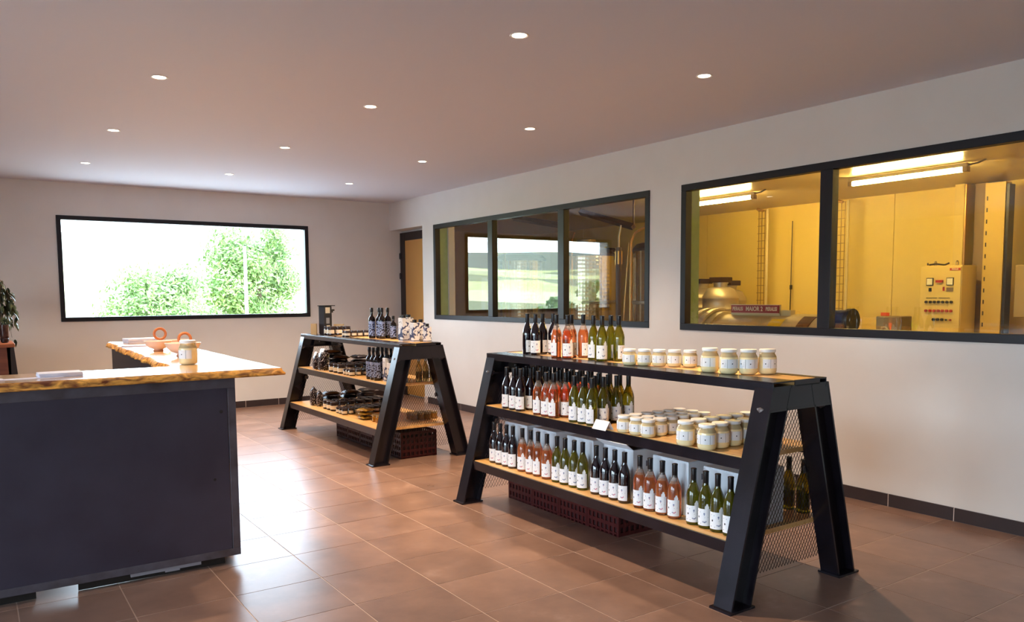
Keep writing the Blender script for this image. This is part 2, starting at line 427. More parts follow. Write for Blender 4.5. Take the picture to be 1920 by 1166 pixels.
def tube_light(y0, y1, lab):
    t = thing('batten_light', lab, 'lamp', (8.9, (y0+y1)/2, 2.9)); L_ = y1-y0
    MB().box(-.03, .03, -L_/2-.02, L_/2+.02, .045, .085).build('batten', mat('batten_body', (225, 215, 190), .4), t)
    MB().tube([(0, -L_/2, .02), (0, L_/2, .02)], .028, 12).build('tube', TUBEM, t, smooth=40)
    for s in (-1, 1): MB().box(-.035, .035, s*L_/2-.025, s*L_/2+.025, -.01, .045).build('end_cap', mat('batten_cap', (190, 170, 130), .5), t)
    MB().tube([(0, -L_/2-.02, .06), (0, -L_/2-.12, .07), (0, -L_/2-.2, .099)], .01, 6).build('cable', mat('grey_cable', (120, 110, 90), .5), t, smooth=50)
tube_light(4.36, 5.70, 'lit fluorescent batten over the control cabinet')
tube_light(7.15, 8.6, 'lit fluorescent batten over the steel churns')
tube_light(.5, 1.9, 'lit fluorescent batten beyond the end of the long window')

INOX = mat('brushed_stainless', (190, 180, 160), .42, metal=.6, noise=(9, (180, 170, 152), .5))
INOXD = mat('dimpled_stainless', (226, 214, 188), .24, metal=.95, bump=0)
def dimple():
    n = INOXD.node_tree.nodes; L = INOXD.node_tree.links; b = n['Principled BSDF']
    t = n.new('ShaderNodeTexCoord'); mp = n.new('ShaderNodeMapping'); mp.inputs['Scale'].default_value = (1, 1, 1)
    v = n.new('ShaderNodeTexVoronoi'); v.inputs['Scale'].default_value = 16; v.inputs['Randomness'].default_value = .05
    L.new(t.outputs['UV'], mp.inputs[0]); L.new(mp.outputs[0], v.inputs['Vector'])
    bp = n.new('ShaderNodeBump'); bp.inputs['Strength'].default_value = .7; bp.inputs['Distance'].default_value = .008
    L.new(v.outputs['Distance'], bp.inputs['Height']); L.new(bp.outputs[0], b.inputs['Normal'])
dimple()
DARKM = mat('dark_brown_metal', (62, 42, 30), .4, metal=.4)
COPP = mat('amber_metal_pipe', (196, 150, 84), .3, metal=.6)
def uv_cyl(o, n, rings):
    me = o.data; uv = me.uv_layers.new(name='UVMap')
    for p in me.polygons:
        for li in p.loop_indices:
            v = me.vertices[me.loops[li].vertex_index].co; a = math.atan2(v.y, v.x)
            uv.data[li].uv = (a*.5, v.z)
def vat(x, y, lab):
    t = thing('steel_vat', lab, 'tank', (x, y, 0), 0, 'steel vats behind the glass')
    R_ = .47
    sh = MB().lathe([(R_, .35+.1*i) for i in range(20)], 40, caps=False).build('jacket', INOXD, t, smooth=60); uv_cyl(sh, 40, 20)
    MB().lathe([(R_-.01, .25), (R_+.004, .27), (R_+.004, .35)], 40).build('base_ring', INOX, t, smooth=30)
    MB().lathe([(R_+.012, 2.25), (R_+.012, 2.29), (.42, 2.36), (.2, 2.42), (.19, 2.44)], 40).build('lid', DARKM, t, smooth=30)
    mw = MB().lathe([(.15, 2.44), (.15, 2.50), (.16, 2.505), (.16, 2.53), (.02, 2.55)], 24).build('manway', INOX, t, smooth=30)
    MB().tube([(-.12, -.35, 2.44), (.12, -.38, 2.44)], .035, 12).build('valve', DARKM, t, smooth=40)
    for a in range(4):
        c_, s_ = math.cos(a*PI/2+.8)*(R_-.08), math.sin(a*PI/2+.8)*(R_-.08)
        MB().tube([(c_, s_, 0), (c_, s_, .3)], .03, 10).build('leg', INOX, t, smooth=40)
    MB().tube([(-R_-.05, -.25, .05), (-R_-.05, -.25, 2.5), (-R_+.05, -.2, 2.62)], .016, 8).build('riser_pipe', COPP, t, smooth=50)
    MB().lathe([(R_+.006, 1.46), (R_+.012, 1.47), (R_+.012, 1.50), (R_+.006, 1.51)], 40, caps=False).build('hoop', INOX, t, smooth=40)
vat(8.7, 8.62, 'dimpled steel vat nearest the long workroom window')
vat(8.7, 10.45, 'dimpled steel vat in the middle of the row of vats')
vat(8.7, 12.4, 'dimpled steel vat farthest along the row of vats')
vat(9.9, 11.6, 'steel vat standing behind the row of vats')
for (p, q, lb) in (((8, 11.6, 2.96), (8, 10.3, 2.74), 'dark sloping beam over the farther vats'), ((8, 9.75, 2.9), (8, 8.55, 2.58), 'dark sloping beam over the nearest vat')):
    t = thing('roof_beam', lb, 'beam'); MB().tube([p, q], .05, 4).build('beam_bar', DARKM, t)
    MB().tube([p, (p[0], p[1], HM)], .012, 6).build('hanger_rod', DARKM, t); MB().tube([q, (q[0], q[1], HM)], .012, 6).build('hanger_rod', DARKM, t)
ps = thing('pipe_stand', 'dark upright pipe with pale box, between two dimpled vats', 'pipe', (7.4, 8.2, 0))
MB().tube([(0, 0, 0), (0, 0, 2.25)], .04, 12).build('pipe', DARKM, ps, smooth=40); MB().box(-.035, .035, -.035, .035, 2.02, 2.2).build('junction_box', COPP, ps)
MB().tube([(0, 0, 2.22), (.02, .02, 2.4), (.02, -.02, 2.55)], .012, 8).build('bent_rod', INOX, ps, smooth=60)
hp = thing('hose_pole', 'thin pale pole leaning beside the nearest dimpled vat', 'pole', (7.3, 7.85, 0))
MB().tube([(0, 0, 0), (0, 0, 2.3), (.03, -.04, 2.42), (.06, -.3, 2.52)], .016, 8).build('pole', COPP, hp, smooth=60)
MB().tube([(0, .04, 2.3), (-.04, .1, 1.2), (-.02, .2, 0)], .007, 6).build('cord', COPP, hp, smooth=60)

# stainless churns
def churn(x, y, r, h, lab):
    t = thing('steel_churn', lab, 'churn', (x, y, 0), 0, 'steel churns under the first tube lamp')
    MB().lathe([(r*.95, .6), (r, .62), (r, h-.42), (r*1.02, h-.41), (r*1.02, h-.39), (r, h-.38), (r, h-.26), (r*1.02, h-.25), (r*1.02, h-.23), (r*.98, h-.2), (r*.75, h-.1), (r*.5, h-.07)], 32).build('body', INOX, t, smooth=35)
    MB().lathe([(r*.38, h-.08), (r*.38, h-.02), (r*.42, h-.02), (r*.42, h)], 24).build('neck', INOX, t, smooth=35)
    MB().box(-r*.5, r*.5, -r*.42, r*.42, h, h+.08).build('lid', DARKM, t, bevel=.01)
    MB().box(-.2, .2, -.2, .2, 0, .6).build('stand', DARKM, t)
churn(9.5, 8.22, .27, 1.78, 'shiny steel churn standing before two others')
churn(10.2, 9.25, .3, 1.78, 'steel churn half hidden behind the shiny one, beside the green board')
churn(10.2, 8.62, .25, 1.74, 'steel churn half hidden behind the shiny one, on the sign side')

# decanter machine
GREYM = mat('machine_grey_beige', (206, 190, 146), .4, metal=.1, noise=(4, (190, 174, 130), .5))
BLUEM = mat('motor_blue', (26, 48, 104), .45)
m_ = thing('decanter_centrifuge', 'grey horizontal centrifuge with a red name sign and a yellow sticker', 'machine', (7.5, 5.75, 0))
def hcyl(mb, y0, y1, r, zc=.98, n=32):
    prof = [(r, y0), (r, y1)]; vs = []
    for y in (y0, y1):
        for k in range(n): vs.append((r*math.cos(2*PI*k/n), y, zc+r*math.sin(2*PI*k/n)))
    mb.add(vs, [(k, k+n, (k+1) % n+n, (k+1) % n) for k in range(n)]+[tuple(range(n)), tuple(range(2*n-1, n-1, -1))]); return mb
hcyl(MB(), -.34, .62, .385).build('drum', GREYM, m_, smooth=40)
hcyl(MB(), .62, 1.05, .42, .98).build('drum_end', GREYM, m_, smooth=40)
hcyl(MB(), -.72, -.34, .40).build('feed_end', GREYM, m_, smooth=40)
hcyl(MB(), -.80, -.72, .415).build('gear_cover', GREYM, m_, smooth=40)
def arcband(mb, y0, y1, r, a0, a1, n=10, t=.006):
    for i in range(n):
        a, b = a0+(a1-a0)*i/n, a0+(a1-a0)*(i+1)/n; P = []
        for (aa, rr) in ((a, r), (b, r), (b, r+t), (a, r+t)): P.append((rr*math.cos(aa), rr*math.sin(aa)+.98))
        mb.hexa([(P[0][0], y0, P[0][1]), (P[1][0], y0, P[1][1]), (P[1][0], y1, P[1][1]), (P[0][0], y1, P[0][1]), (P[3][0], y0, P[3][1]), (P[2][0], y0, P[2][1]), (P[2][0], y1, P[2][1]), (P[3][0], y1, P[3][1])])
    return mb
arcband(MB(), -.69, -.54, .402, PI*.62, PI*.93).build('dark_opening', mat('dark_red_opening', (66, 18, 16), .4), m_, smooth=40)
arcband(MB(), -.33, -.16, .387, PI*.66, PI*.80).build('sticker', mat('yellow_sticker', (236, 204, 40), .5), m_, smooth=40)
for dy in (.72, .86): arcband(MB(), dy, dy+.06, .425, PI*.45, PI*.85, t=.03).build('clamp_strap', INOX, m_, smooth=40)
sg = MB().box(-.085, -.07, -.16, .50, 1.385, 1.475).build('name_sign', mat('sign_red', (150, 30, 28), .45), m_)
MB().box(-.088, -.083, -.17, .51, 1.378, 1.386).box(-.088, -.083, -.17, .51, 1.474, 1.482).build('sign_border', mat('sign_border_white', (225, 205, 180), .5), sg)
MB().box(-.07, -.05, -.17, .51, 1.28, 1.48).build('sign_bracket', GREYM, m_)
MB().prism([(-.06, -.17), (-.06, -.30), (.02, -.30), (.02, -.17)], 1.28, 1.42).build('lug', GREYM, m_)
def text(body, size, loc, parent, m, sx=1):
    cu = bpy.data.curves.new('lettering', 'FONT'); cu.body = body; cu.size = size; cu.align_x = 'CENTER'; cu.align_y = 'CENTER'; cu.extrude = .001; cu.offset = size*.018; cu.resolution_u = 3
    o = bpy.data.objects.new('lettering', cu); C.objects.link(o); cu.materials.append(m); 
    me = bpy.data.meshes.new_from_object(o.evaluated_get(bpy.context.evaluated_depsgraph_get())); bpy.data.objects.remove(o); o = link('lettering', me, parent); tag(o, kind='stuff')
    o.matrix_local = Matrix.Translation(loc) @ Matrix(((0, 0, -1), (-1, 0, 0), (0, 1, 0))).to_4x4() @ Matrix.Diagonal((sx, 1, 1, 1)); return o
TXT = mat('sign_lettering', (240, 226, 205), .5)
text('PIERALISI', .062, (-.0865, .405, 1.43), sg, TXT, .62); text('MAIOR 2', .072, (-.0865, .17, 1.43), sg, TXT, .85); text('PIERALISI', .062, (-.0865, -.065, 1.43), sg, TXT, .62)
MB().box(-.35, .35, -.9, -.7, 0, .6).build('leg', GREYM, m_); MB().box(-.35, .35, .7, .9, 0, .6).build('leg', GREYM, m_)
mo = hcyl(MB(), -.96, -.80, .11, 1.32).build('motor', BLUEM, m_, smooth=40)
hcyl(MB(), -1.01, -.96, .125, 1.32).build('fan_cover', mat('motor_dark', (26, 36, 60), .4), mo, smooth=40)
hcyl(MB(), -1.01, -.80, .12, 1.06).build('drive_motor', BLUEM, m_, smooth=40)
MB().box(-.25, .25, 1.05, 1.15, .5, 1.25).build('end_guard', BLUEM, m_)

# control cabinet
CABM = mat('cabinet_cream', (222, 196, 116), .4); 
cb = thing('control_cabinet', 'cream electrical control cabinet with rows of knobs and two meters', 'cabinet', (10.1, 5.2, 0))
MB().box(0, .36, -.255, .255, 0, 1.94).build('enclosure', CABM, cb, bevel=.006)
dr = MB().box(-.02, -.002, -.25, .25, .1, 1.92).build('door', CABM, cb, bevel=.004)
KN = mat('knob_black', (34, 30, 28), .4); KR = mat('knob_red', (170, 44, 30), .4); MET = mat('meter_face', (236, 230, 200), .4)
def on_door(name, dy, z, sy, sz, t, m): return MB().box(-.02-t, -.02, dy-sy/2, dy+sy/2, z-sz/2, z+sz/2).build(name, m, dr)
for dy in (.125, -.125):
    on_door('meter', dy, 1.74, .086, .096, .012, KN); on_door('meter_face', dy, 1.74, .07, .078, .015, MET)
def knob(dy, z, r, m, n='knob'):
    mb = MB(); k = 12; vs = [(xx, dy+r*math.cos(2*PI*i/k), z+r*math.sin(2*PI*i/k)) for xx in (-.02, -.045) for i in range(k)]
    mb.add(vs, [(i, (i+1) % k, (i+1) % k+k, i+k) for i in range(k)]+[tuple(range(k, 2*k))]); return mb.build(n, m, dr, smooth=40)
for i in range(7):
    knob(.16-i*.052, 1.485, .017, KN); knob(.16-i*.052, 1.375, .017, KR)
for i in range(3): knob(.06-i*.052, 1.265, .018, KN)
knob(-.095, 1.262, .011, KN); knob(-.147, 1.262, .011, KR, 'push_button'); knob(.015, 1.10, .018, KR, 'push_button')
on_door('rotary_switch', -.0, 1.745, .085, .03, .03, KR); on_door('switch_plate', -.05, 1.65, .02, .05, .012, KR); on_door('data_plate', -.125, 1.64, .082, .05, .008, mat('plate_grey', (110, 96, 80), .4))
on_door('small_plate', .12, 1.64, .035, .045, .008, KN)
for dy in (.1, -.06): on_door('legend_strip', dy, 1.535, .14, .008, .003, KN)
np_ = on_door('name_plate', -.18, 1.89, .13, .03, .004, KR); text('PIERALISI', .028, (-.0255, -.18, 1.89), np_, TXT, .72)
for dy in (-.1, .17):
    MB().tube([(.18+.03*math.cos(a*PI/6), dy, 1.97+.03*math.sin(a*PI/6)) for a in range(12)], .007, 6, closed=True).build('lifting_eye', INOX, cb, smooth=50)
MB().tube([(.05, .18, 1.955), (.05, .1, 1.965), (.08, 0, 1.95), (.06, -.06, 1.97)], .012, 6).tube([(.05, .2, 1.95), (.05, .2, 1.98)], .01, 6).build('loose_cable', KN, cb, smooth=60)

# wall ducts, cable trays, small items on the workroom wall
def box_thing(name, lab, cat, bounds, m, bevel=.004):
    x0, x1, y0, y1, z0, z1 = bounds
    t = thing(name, lab, cat, ((x0+x1)/2, (y0+y1)/2, z0)); a, b, c = (x1-x0)/2, (y1-y0)/2, z1-z0
    return t, (a, b, c)
t, (a, b, c) = box_thing('wall_duct', 'cream cable duct rising behind the control cabinet', 'duct', (10.6, 10.88, 5.2, 5.32, 0, 2.99), CABM)
MB().box(-a, a, -b, b, 0, c).build('casing', CABM, t); MB().tube([(-a-.02, -b-.03, 0), (-a-.02, -b-.03, c-.01)], .018, 8).build('conduit', COPP, t, smooth=50)
t, (a, b, c) = box_thing('dark_panel', 'grey and black slotted panel between the two cream ducts', 'panel', (10.75, 10.88, 4.84, 5.14, 0, 2.99), CABM)
MB().box(-a, a, .0, b, 0, c).build('grey_face', mat('grey_face', (150, 126, 92), .5), t); MB().box(-a, a, -b, -.005, 0, c).build('black_face', mat('black_face', (30, 26, 34), .4), t)
t, (a, b, c) = box_thing('slotted_post', 'wide cream slotted post beside the dark panel', 'post', (10.35, 10.5, 4.6, 4.83, 0, 2.93), CABM)
MB().box(-a, a, -b, b, 0, c).build('post_body', mat('post_tan', (206, 174, 86), .45), t)
for i in range(14): MB().box(-a-.002, -a+.004, b-.035, b-.02, .9+i*.14, .95+i*.14).build('slot', KN, t)
t, (a, b, c) = box_thing('black_strip', 'thin black strip standing against the cream slotted post', 'strip', (10.36, 10.5, 4.56, 4.59, 0, 2.9), KN); MB().box(-a, a, -b, b, 0, c).build('strip_body', KN, t)
t, (a, b, c) = box_thing('wall_box', 'beige wall box beyond the slotted post', 'box', (10.45, 10.6, 3.9, 4.5, 1.30, 1.93), CABM); MB().box(-a, a, -b, b, 0, c).build('box_body', mat('box_beige', (170, 146, 92), .45), t, bevel=.01); MB().box(-a-.004, -a, -.02, .02, c/2-.03, c/2+.03).build('lock', KN, t)
MB().box(a-.01, a+.3, -.03, .03, .1, .5).build('wall_bracket', KN, t)
def tray(y, lab, zt):
    t = thing('cable_tray', lab, 'cable tray', (10.7, y, 0), 0, 'cable trays on the workroom wall'); wire = mat('tray_wire', (150, 120, 66), .4, metal=.5)
    for dy in (-.06, 0, .06): MB().tube([(0, dy, .3), (0, dy, zt)], .006, 6).build('rail', wire, t)
    for i in range(18): MB().tube([(-.008, -.075, .9+i*.12), (-.008, .075, .9+i*.12)], .005, 5).build('rung', wire, t)
    MB().tube([(0, -.11, .3), (0, -.11, zt+.02)], .02, 10).build('conduit', mat('pale_conduit', (232, 214, 160), .4), t, smooth=50)
    MB().tube([(0, -.02, zt), (0, .1, zt+.04)], .02, 8).build('top_elbow', COPP, t, smooth=50)
tray(8.42, 'wire cable tray on the wall behind the red-signed machine', 2.94)
tray(7.0, 'wire cable tray on the wall beside the dark window post', 2.94)
t = thing('hanging_cable', 'thin dark cable hanging down the yellow wall above the red sign', 'cable', (10.85, 7.95, 0))
MB().tube([(0, 0, 2.75), (0, .004, 2.2), (-.01, 0, 1.7)], .007, 6).build('cord', KN, t, smooth=60); MB().tube([(-.01, 0, 1.7), (-.01, .01, .4)], .009, 6).build('lower_cord', KN, t, smooth=60); MB().box(-.02, .01, -.015, .015, 1.67, 1.74).build('coupling', KN, t)
t = thing('steel_basin', 'grey steel panel with a curved tap and an orange tag', 'basin', (10.2, 5.94, 0))
MB().box(0, .3, -.17, .17, 0, 1.29).build('back_panel', mat('basin_grey', (128, 116, 92), .35, metal=.4), t, bevel=.012)
MB().tube([(-.02, .08, 1.08), (-.04, .06, 1.14), (-.05, 0, 1.15), (-.05, -.08, 1.06)], .012, 8).build('tap', INOX, t, smooth=60)
MB().box(-.005, .005, -.02, .1, 1.295, 1.34).build('tag', mat('orange_tag', (230, 90, 40), .5), t)

# ------------------------------------------------------------------ display racks (front one holds wine)
RX, RY, RL = 3.605, 2.56, 2.715
def half(z): return .535-.303*z/1.135
def mesh_panel(mb, yy):
    p, q, t = .026, .021, .0016; rows = int((1.0-.10)/q)
    for r in range(rows+1):
        z = .10+r*q; hw = half(z)-.10; n = int(hw/p)
        for i in range(-n, n):
            for s in (0, 1):
                x0, x1 = (i+s*.5)*p, (i+s*.5+.5)*p; odd = r % 2
                za, zb = (z, z+q) if (s == 0) == (odd == 0) else (z+q, z)
                mb.add([(x0, yy-t, za-t), (x1, yy-t, zb-t), (x1, yy+t, zb+t), (x0, yy+t, za+t), (x0, yy-t, za+t*1.2), (x1, yy-t, zb+t*1.2)], [(0, 1, 5, 4), (4, 5, 2, 3), (0, 3, 2, 1)])
    return mb
def make_rack(lab):
    root = thing('display_rack', lab, 'shelf rack', (RX, RY, 0), 0, 'steel and wood display racks')
    for e in (0, 1):
        y0 = 0 if e == 0 else RL-.115
        for sgn in (-1, 1):
            mb = MB(); w_, t_ = .155, .011
            def P(a, b, ya, yb, z0=.012, z1=1.125):   # a, b measured inwards from the outer face
                xb = [sgn*(half(z0)-q) for q in (a, b)]; xt = [sgn*(half(z1)-q) for q in (a, b)]
                xb.sort(); xt.sort(); mb.shear(xb[0], xb[1], xt[0], xt[1], ya, yb, z0, z1)
            P(0, t_, y0, y0+.115); P(w_-t_, w_, y0, y0+.115); P(t_, w_-t_, y0+.05, y0+.06)
            lg = mb.build('leg', STEEL, root)
            xs = sorted((sgn*(half(0)+.018), sgn*(half(0)-.17)))
            MB().box(xs[0], xs[1], y0-.013, y0+.125, 0, .012).build('base_plate', STEEL, lg)
            wz = 1.0; xo = sgn*half(wz)
            MB().lathe([(.004, -.03), (.03, -.015), (.034, .01), (.004, .03)], 10, (0, 0, 0)).build('weld_seam', WELD, lg, smooth=80, loc=(xo-sgn*.028, y0+.057, wz))
        cb_ = MB()
        for (za, zb, ya, yb) in ((.995, 1.007, y0, y0+.115), (1.113, 1.125, y0, y0+.115), (1.007, 1.113, y0+(.001 if e == 0 else .104), y0+(.011 if e == 0 else .114))):
            xa, xt = half(za)-.012, half(zb)-.012; cb_.shear(-xa, xa, -xt, xt, ya, yb, za, zb)
        cb_.build('cross_beam', STEEL, root)
        tag(mesh_panel(MB(), .122 if e == 0 else RL-.122).build('mesh_panel', STEELD, root), kind='stuff')
        for sgn in (-1, 1):
            MB().box(sgn*half(.62)-sgn*.15-.02, sgn*half(.62)-sgn*.15+.02, (.116 if e == 0 else RL-.121), (.121 if e == 0 else RL-.116), .6, .64).build('mesh_clip', WELD, root)
        MB().lathe([(.008, 0), (.008, .008)], 8).build('bolt', WELD, root, loc=(-.05, RL-.13 if e else .13, 1.05))
    tb = MB().box(-.062, .155, .004, RL-.004, 1.118, 1.1475).build('top_board', WOOD, root)
    for x0, x1 in ((-.237, -.06), (.153, .215)):
        xv = (x0, x0+.006) if x0 < 0 else (x1-.006, x1)
        MB().box(x0, x1, 0, RL, 1.142, 1.15).box(xv[0], xv[1], 0, RL, 1.098, 1.142).build('top_edge', STEEL, root, bevel=.0015)
    for y_ in (0, RL-.006): MB().box(-.06, .155, y_, y_+.006, 1.118, 1.151).build('end_strip', STEEL, root)
    for z in (.755, .333):
        h_ = half(z)
        MB().box(-h_+.016, h_-.016, .118, RL-.118, z-.026, z).build('shelf_board', WOOD, root)
        for s in (-1, 1):
            xs = sorted((s*(h_-.002), s*(h_-.014)))
            MB().hexa([(xs[0], .13, z-.066), (xs[1], .13, z-.066), (xs[1], RL-.13, z-.066), (xs[0], RL-.13, z-.066), (xs[0], .116, z-.004), (xs[1], .116, z-.004), (xs[1], RL-.116, z-.004), (xs[0], RL-.116, z-.004)]).build('shelf_edge', STEEL, root)
        for y_ in (.9, 1.8): MB().box(-h_+.02, h_-.02, y_, y_+.04, z-.06, z-.026).build('cross_rail', STEEL, root)
    return root
rackA = make_rack('black A-frame steel rack with oak shelves full of wine bottles and cream jars')
DY = 4.25
rackB = dup(rackA, (RX, RY+DY, 0), 0, 'farther black A-frame rack holding dark jars, bags and flowered cartons')
Z1, Z2, Z3 = 1.151, .756, .334

# ------------------------------------------------------------------ bottles
def make_bottle(kind):
    R_ = .039
    names = {'red': 'red_wine_bottle', 'rose': 'rose_wine_bottle', 'white': 'white_wine_bottle'}
    t = thing(names[kind], 'x', 'wine bottle')
    prof = [(.030, .006), (.037, 0), (R_, .006), (R_, .145), (.0395, .16), (.036, .18), (.030, .20), (.0225, .218), (.0165, .236), (.0148, .255), (.0145, .292), (.0145, .300)]
    body = {'red': REDW, 'rose': ROSE, 'white': WHITEW}[kind]
    mats = [body, CLEARG if kind == 'rose' else body]
    MB().lathe(prof, 24, mf=lambda z: 1 if z > .205 else 0).build('glass', mats, t, smooth=50)
    MB().lathe([(.0152, .232), (.0158, .233), (.0158, .302), (.0168, .303), (.0168, .309), (.015, .311)], 16, caps=True).build('capsule', BLACKP, t, smooth=40)
    r = R_+.0006; lb = MB().strip(-.046, .046, .016, .108, r, 14)
    if kind != 'red':     # die-cut tab on the upper corner
        pts = [(.026+.0115*math.cos(a), .118+.0115*math.sin(a)) for a in [PI*2*i/14 for i in range(14)]]
        lb.patch(pts, r); lb.patch([(.014, .108), (.038, .108), (.036, .118), (.016, .118)], r); lb.patch([(.021, .126), (.033, .126), (.032, .136), (.022, .136)], r)
    lab = lb.build('label', WHITEP, t, smooth=40)
    pr = MB(); r2 = r+.0005
    def ell(u, z, a, b, mi, n=10): pr.patch([(u+a*math.cos(2*PI*i/n), z+b*math.sin(2*PI*i/n)) for i in range(n)], r2, mi)
    ell(-.022, .062, .0042, .0058, 0)
    rosy = 1 if kind != 'white' else 2
    ell(.012, .082, .0045, .0055, 2); ell(.012, .074, .002, .004, rosy, 6); ell(.014, .036, .006, .004, rosy); ell(.022, .040, .003, .005, rosy, 6); ell(.005, .038, .003, .004, 2, 6)
    pr.patch([(.014, .060), (.034, .063), (.034, .065), (.014, .062)], r2, 0)
    ell(-.03, .092, .003, .002, 2, 6); ell(-.012, .09, .002, .003, 2, 6); ell(-.03, .03, .003, .003, 2, 6); ell(-.008, .028, .002, .002, 0, 6)
    tag(pr.build('label_print', [INKK, INKR, INKB], lab), kind='stuff')
    return t
PROTO = {k: [make_bottle(k), False] for k in ('red', 'rose', 'white')}
def place(kind, x, y, z, ang, label, group):
    p = PROTO[kind]; a = math.radians(ang)
    if not p[1]:
        p[1] = True; o = p[0]; o.location = (x, y, z); o.rotation_euler = (0, 0, a); tag(o, label, None, group); return o
    return dup(p[0], (x, y, z), a, label, group)
rnd = random.Random(3)
CN = {'red': 'dark red', 'rose': 'pink rosé', 'white': 'green-glass white'}
# bottom shelf: six groups of four
bottom = [('red', (4.98, 4.897, 4.812, 4.727)), ('rose', (4.606, 4.503, 4.415, 4.311)), ('white', (4.197, 4.108, 4.011, 3.923)), ('red', (3.787, 3.699, 3.611, 3.523)), ('rose', (3.389, 3.302, 3.202, 3.105)), ('white', (2.963, 2.875, 2.791, 2.704))]
n_ = 0
for g, (k, ys) in enumerate(bottom):
    for i, y in enumerate(ys):
        n_ += 1; sx = {1: 'st', 2: 'nd', 3: 'rd', 21: 'st', 22: 'nd', 23: 'rd'}.get(n_, 'th')
        place(k, 3.262, y+.03, Z3, 196+rnd.uniform(-14, 10)+(12 if k == 'white' else 0), '%s wine bottle, wine rack bottom shelf, %d%s bottle from the far end' % (CN[k], n_, sx), 'wine bottles along the bottom shelf')
for i, y in enumerate((2.78, 2.88)):
    place('white', 3.95, y, Z3, 20, 'white wine bottle behind bottom shelf cartons, %s from the mesh end' % ORD[i], 'wine bottles behind the cartons')
# middle shelf blocks: rows counted from the aisle
mid = [('red', (4.915, 4.82, 4.735), (3.318, 3.41, 3.50, 3.59, 3.70, 3.815)), ('rose', (4.515, 4.42, 4.33), (3.316, 3.402, 3.488, 3.574, 3.66)), ('white', (4.108, 4.01, 3.925), (3.316, 3.41, 3.53, 3.635))]
for k, ys, xs in mid:
    for r, x in enumerate(xs):
        for i, y in enumerate(ys):
            place(k, x, y-(.02*r if k == 'rose' and r else 0)+rnd.uniform(-.003, .003), Z2, 196+rnd.uniform(-18, 14) + (0 if r == 0 else rnd.choice((0, 30, -20))), '%s wine bottle, middle shelf, %s row from aisle, %s from the far end' % (CN[k], ORD[r], ORD[i]), 'wine bottles on the middle shelf')
top = [('red', 3.56, 4.985, 285, 'at the end'), ('red', 3.56, 4.88, 232, 'label to the room'), ('red', 3.655, 4.915, 300, 'behind the labelled one'), ('red', 3.70, 4.84, 160, 'beside the rosé'),
       ('rose', 3.515, 4.56, 165, 'beside the red'), ('rose', 3.535, 4.455, 236, 'label to the room'), ('rose', 3.615, 4.51, 310, 'behind the labelled one'), ('rose', 3.66, 4.43, 282, 'beside the white'),
       ('white', 3.59, 4.235, 176, 'tab showing, beside the rosé'), ('white', 3.56, 4.11, 226, 'label to the room'), ('white', 3.675, 4.15, 300, 'behind the labelled one'), ('white', 3.665, 4.055, 285, 'beside the small jars')]
for k, x, y, a, s in top:
    place(k, x, y, Z1, a, '%s wine bottle on top of the wine rack, %s' % (CN[k], s), 'wine bottles on top of the rack')

# ------------------------------------------------------------------ cream jars
def make_jar(big):
    t = thing('large_cream_jar' if big else 'small_cream_jar', 'x', 'jar')
    R_, Hh = (.0515, .14) if big else (.0455, .105)
    z1 = Hh-.034 if big else Hh-.026
    MB().lathe([(R_*.78, .001), (R_*.93, .006), (R_, .02), (R_*1.0, z1*.75), (R_*.985, z1*.9), (R_*.9, z1), (R_*.8, z1+.008), (R_*.8, Hh-.012)], 28, mf=lambda z: 1 if z > z1*.9 else 0).build('glass', [CREAM, JARG], t, smooth=60)
    MB().lathe([(R_*.86, Hh-.017), (R_*.88, Hh-.015), (R_*.88, Hh-.003), (R_*.84, Hh), (.002, Hh-.001)], 28).build('lid', LIDW, t, smooth=40)
    r = R_+.0006; zl, zh = (.034, .085) if big else (.022, .068)
    lb = MB().strip(-R_*1.25, R_*1.25, zl, zh, r, 18).build('label', WHITEP, t, smooth=40)
    pr = MB(); r2 = r+.0005
    for u in (-R_*.42, R_*.62): pr.patch([(u-.0007, zl), (u+.0007, zl), (u+.0007, zh), (u-.0007, zh)], r2, 0)
    for u in (-R_*.95, R_*.12): pr.patch([(u+.0036*math.cos(i*PI/3), (zl+zh)/2+.0036*math.sin(i*PI/3)) for i in range(6)], r2, 0)
    for q in range(4): pr.patch([(-R_*.8+q*.003, zl+.01+q*.008), (-R_*.55, zl+.01+q*.008), (-R_*.55, zl+.0112+q*.008), (-R_*.8+q*.003, zl+.0112+q*.008)], r2, 1)
    tag(pr.build('label_print', [INKK, INKB], lb), kind='stuff')
    return t
JP = {True: [make_jar(True), False], False: [make_jar(False), False]}
def jar(big, x, y, z, ang, label, group, scale=None):
    p = JP[big]; a = math.radians(ang)
    if not p[1]:
        p[1] = True; o = p[0]; o.location = (x, y, z); o.rotation_euler = (0, 0, a); tag(o, label, None, group); return o
    return dup(p[0], (x, y, z), a, label, group, scale)
for r in range(6):
    for i, y in enumerate((3.61, 3.50, 3.40)):
        jar(False, 3.31+.0965*r, y, Z2, rnd.choice((206, 214, 236, 250))+rnd.uniform(-8, 8) if r else 203, 'small cream jar, wine rack middle shelf, %s row from aisle, %s from bottles' % (ORD[r], ORD[i]), 'small cream jars on the middle shelf')
for r, x in enumerate((3.293, 3.3985, 3.504, 3.6095, 3.715, 3.8205)):
    for i, y in enumerate((3.085, 2.93)):
        jar(True, x, y, Z2, (203, 206)[i] if r == 0 else rnd.choice((222, 238, 262)), 'large cream jar, wine rack middle shelf, %s row from aisle, %s from small jars' % (ORD[r], ORD[i]), 'large cream jars on the middle shelf')
for i, (x, y) in enumerate(((3.495, 3.765), (3.545, 3.682), (3.595, 3.599), (3.645, 3.516), (3.695, 3.433))):
    jar(False, x, y, Z1, (200, 232, 226, 224, 250)[i], 'small cream jar on top of the wine rack, %s from bottles' % ORD[i], 'small cream jars on top of the rack')
